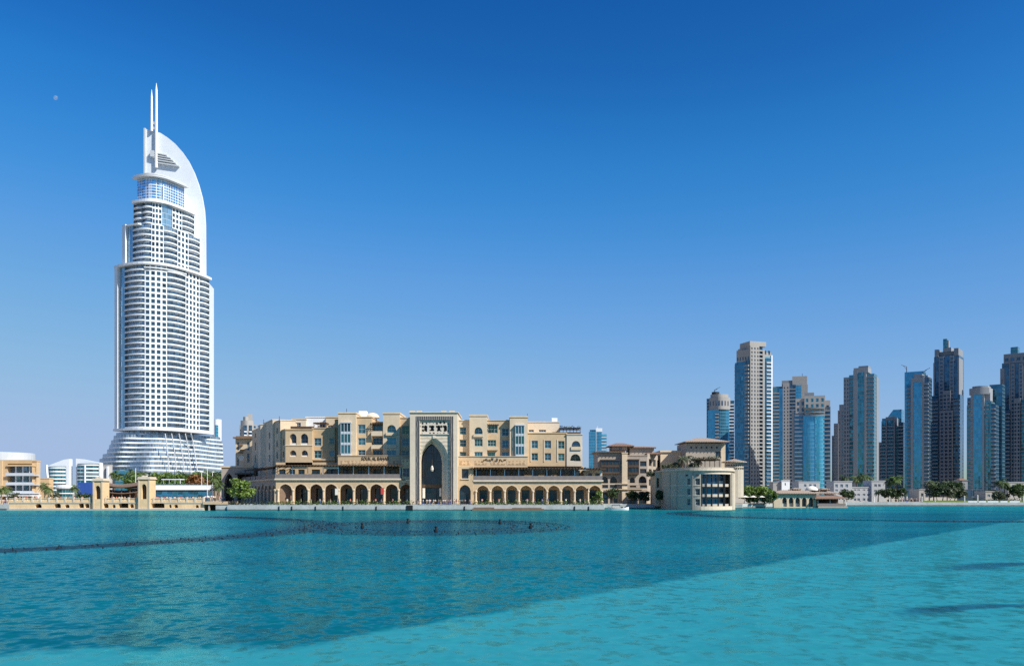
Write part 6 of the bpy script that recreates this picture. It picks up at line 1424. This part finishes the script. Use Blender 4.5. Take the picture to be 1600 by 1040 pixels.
for px, py, m_, lb in ((597.5, 766, 'cloth_red', 'red hanging banner between the seventh and eighth left arches'), (526, 767, 'canvas', 'white hanging banner between the fourth and fifth left arches')):
    x, z = X(px, 260.8), Z(py, 260.8); mb = MB().box(x-.45, x+.45, 260.75, 260.82, z-1.1, z+.7).box(x-.55, x+.55, 260.73, 260.85, z+.7, z+.8)
    solo('banner', mb, M[m_], lb, 'banner')
def parasol(label, px, Y, z, r=1.5, h=2.6):
    x = X(px, Y); t = thing('parasol', label, 'parasol', (x, Y, z), 0, 'white parasols')
    part('pole', MB().tube((x, Y, z), (x, Y, z+h), .05), M['white_metal'], t); part('base', MB().lathe([(.3, z), (.3, z+.1), (.08, z+.14)], x, Y, 8), M['iron'], t)
    part('canopy', MB().lathe([(r, z+h-.45), (r*.55, z+h-.18), (.04, z+h+.1)], x, Y, 8).lathe([(.04, z+h+.04), (r*.55, z+h-.24), (r*.98, z+h-.5)], x, Y, 8), M['canvas'], t)
for px, Y, lb in ((1164, 300, 'white parasol at the water under the trees, nearest the round building'), (1177, 300.5, 'white parasol under the middle of the lakeside tree clump'), (1189, 301, 'white parasol under the trees, nearest the pavilion'), (331, 285, 'pale parasol before the gate arch'), (324, 290, 'pale parasol at the right end of the blue glass wall')):
    parasol(lb, px, Y, GZ)
# ---------------------------------------------------------------- people
def person_meshes(seed, stride, arm):
    rg = random.Random(seed); scn = bpy.data.scenes[0]
    def skin(name, vs, es, rad, m):
        me = bpy.data.meshes.new(name); me.from_pydata(vs, es, []); o = bpy.data.objects.new(name, me); COL.objects.link(o)
        md = o.modifiers.new('s', 'SKIN')
        if not me.skin_vertices: me.skin_vertices.new()
        sv = me.skin_vertices[0].data
        for i, r in enumerate(rad): sv[i].radius = (r, r)
        sv[0].use_root = True
        o.modifiers.new('u', 'SUBSURF').levels = 1; o.modifiers['u'].render_levels = 1
        dg = bpy.context.evaluated_depsgraph_get(); ev = o.evaluated_get(dg); out = bpy.data.meshes.new_from_object(ev); out.name = name
        out.materials.clear(); out.materials.append(m); bpy.data.objects.remove(o); return out
    s = stride
    J = dict(pel=(0, 0, .93), ch=(0, 0, 1.25), nk=(0, 0, 1.46), hd=(0, -.02, 1.60), tp=(0, -.01, 1.70), ls=(-.19, 0, 1.40), rs=(.19, 0, 1.40), le=(-.25, .04*arm, 1.13), re=(.25, -.05*arm, 1.13), lh=(-.26, -.12*arm, .88), rh=(.26, -.22*arm, .92), lf=(-.27, -.14*arm, .80), rf=(.27, -.26*arm, .85),
             lp=(-.10, 0, .88), rp=(.10, 0, .88), lk=(-.11, -.5*s, .50), rk=(.11, .25*s, .50), la=(-.11, -.3*s, .08), ra=(.11, .55*s, .10), lt=(-.12, -.3*s-.16, .03), rt=(.12, .55*s-.15, .03))
    N = list(J); ix = {k: i for i, k in enumerate(N)}; E = [('pel', 'ch'), ('ch', 'nk'), ('nk', 'hd'), ('hd', 'tp'), ('ch', 'ls'), ('ch', 'rs'), ('ls', 'le'), ('rs', 're'), ('le', 'lh'), ('re', 'rh'), ('lh', 'lf'), ('rh', 'rf'), ('pel', 'lp'), ('pel', 'rp'), ('lp', 'lk'), ('rp', 'rk'), ('lk', 'la'), ('rk', 'ra'), ('la', 'lt'), ('ra', 'rt')]
    rd = dict(pel=.13, ch=.15, nk=.055, hd=.10, tp=.07, ls=.065, rs=.065, le=.045, re=.045, lh=.032, rh=.032, lf=.03, rf=.03, lp=.09, rp=.09, lk=.06, rk=.06, la=.042, ra=.042, lt=.03, rt=.03)
    body = skin('person', [J[k] for k in N], [(ix[a], ix[b]) for a, b in E], [rd[k] for k in N], M['skin'])
    def sub(name, keys, grow, m):
        ks = keys; i2 = {k: i for i, k in enumerate(ks)}; es = [(i2[a], i2[b]) for a, b in E if a in i2 and b in i2]
        return skin(name, [J[k] for k in ks], es, [rd[k]+grow for k in ks], m)
    shirt = sub('shirt', ['pel', 'ch', 'ls', 'rs', 'le', 're'], .022, M['cloth_white']); tro = sub('trousers', ['pel', 'lp', 'rp', 'lk', 'rk', 'la', 'ra'], .018, M['cloth_black'])
    hair = MB().lathe([(.01, 1.765), (.075, 1.745), (.108, 1.69), (.112, 1.62), (.10, 1.56)], 0, .012, 8).mesh('hair', M['hair'])
    return body, shirt, tro, hair
PM = [person_meshes(1, .0, .4), person_meshes(2, .45, 1), person_meshes(3, -.4, .8), person_meshes(4, .2, 1.6)]
def person(label, x, y, z, rz, k, top, leg, group):
    b, s, t_, h = PM[k % 4]; o = bpy.data.objects.new('person', b); COL.objects.link(o); o.location = (x, y, z); o.rotation_euler = (0, 0, rz); tag(o, label, 'person', group)
    for nm, me, mt in (('shirt', s, top), ('trousers', t_, leg), ('hair', h, None)):
        c = inst(nm, me, o, (0, 0, 0))
        if mt: c.material_slots[0].link = 'OBJECT'; c.material_slots[0].material = M['cloth_'+mt]
    return o
rp = random.Random(21); cols_ = ['white', 'white', 'black', 'red', 'blue', 'grey', 'beige', 'pink', 'green', 'beige']
def crowd(n, p0, p1, y0, y1, z, where, group):
    for i in range(n):
        px = p0+(p1-p0)*(i+rp.uniform(.1, .9))/n; y = rp.uniform(y0, y1); c = rp.choice(cols_); l_ = rp.choice(['black', 'blue', 'grey', 'beige'])
        person('person in %s top and %s trousers %s' % (c, l_, where), X(px, y), y, z, rp.uniform(0, 6.28), rp.randrange(4), c, l_, group)
crowd(22, 652, 738, 256, 259, qz, 'on the quay before the portal', 'people before the portal')
crowd(14, 20, 145, 258, 262, zd, 'on the bridge left of the gatehouses', 'people on the bridge'); crowd(12, 162, 217, 258, 262, zd, 'on the bridge between the gatehouses', 'people on the bridge'); crowd(22, 236, 318, 258, 262, zd, 'on the bridge right of the gatehouses', 'people on the bridge')
crowd(10, 0, 26, 269, 280, GZ, 'on the left promenade', 'people on the left promenade'); crowd(7, 322, 352, 258, 264, Z(783, GB), 'on the jetty', 'people on the jetty')
crowd(13, 436, 622, 263, 266, Z(747, AY), 'on the left terrace', 'people on the terraces'); crowd(12, 744, 910, 263, 266, Z(749.5, RY), 'on the right terrace', 'people on the terraces')
crowd(16, 440, 640, 259.5, 261, q0-.05, 'before the left arcade', 'people before the arcades'); crowd(14, 745, 935, 259.5, 261, q0-.05, 'before the right arcade', 'people before the arcades')
crowd(12, 1405, 1440, 347, 352, GZ, 'on the far right shore', 'people on the far shore')
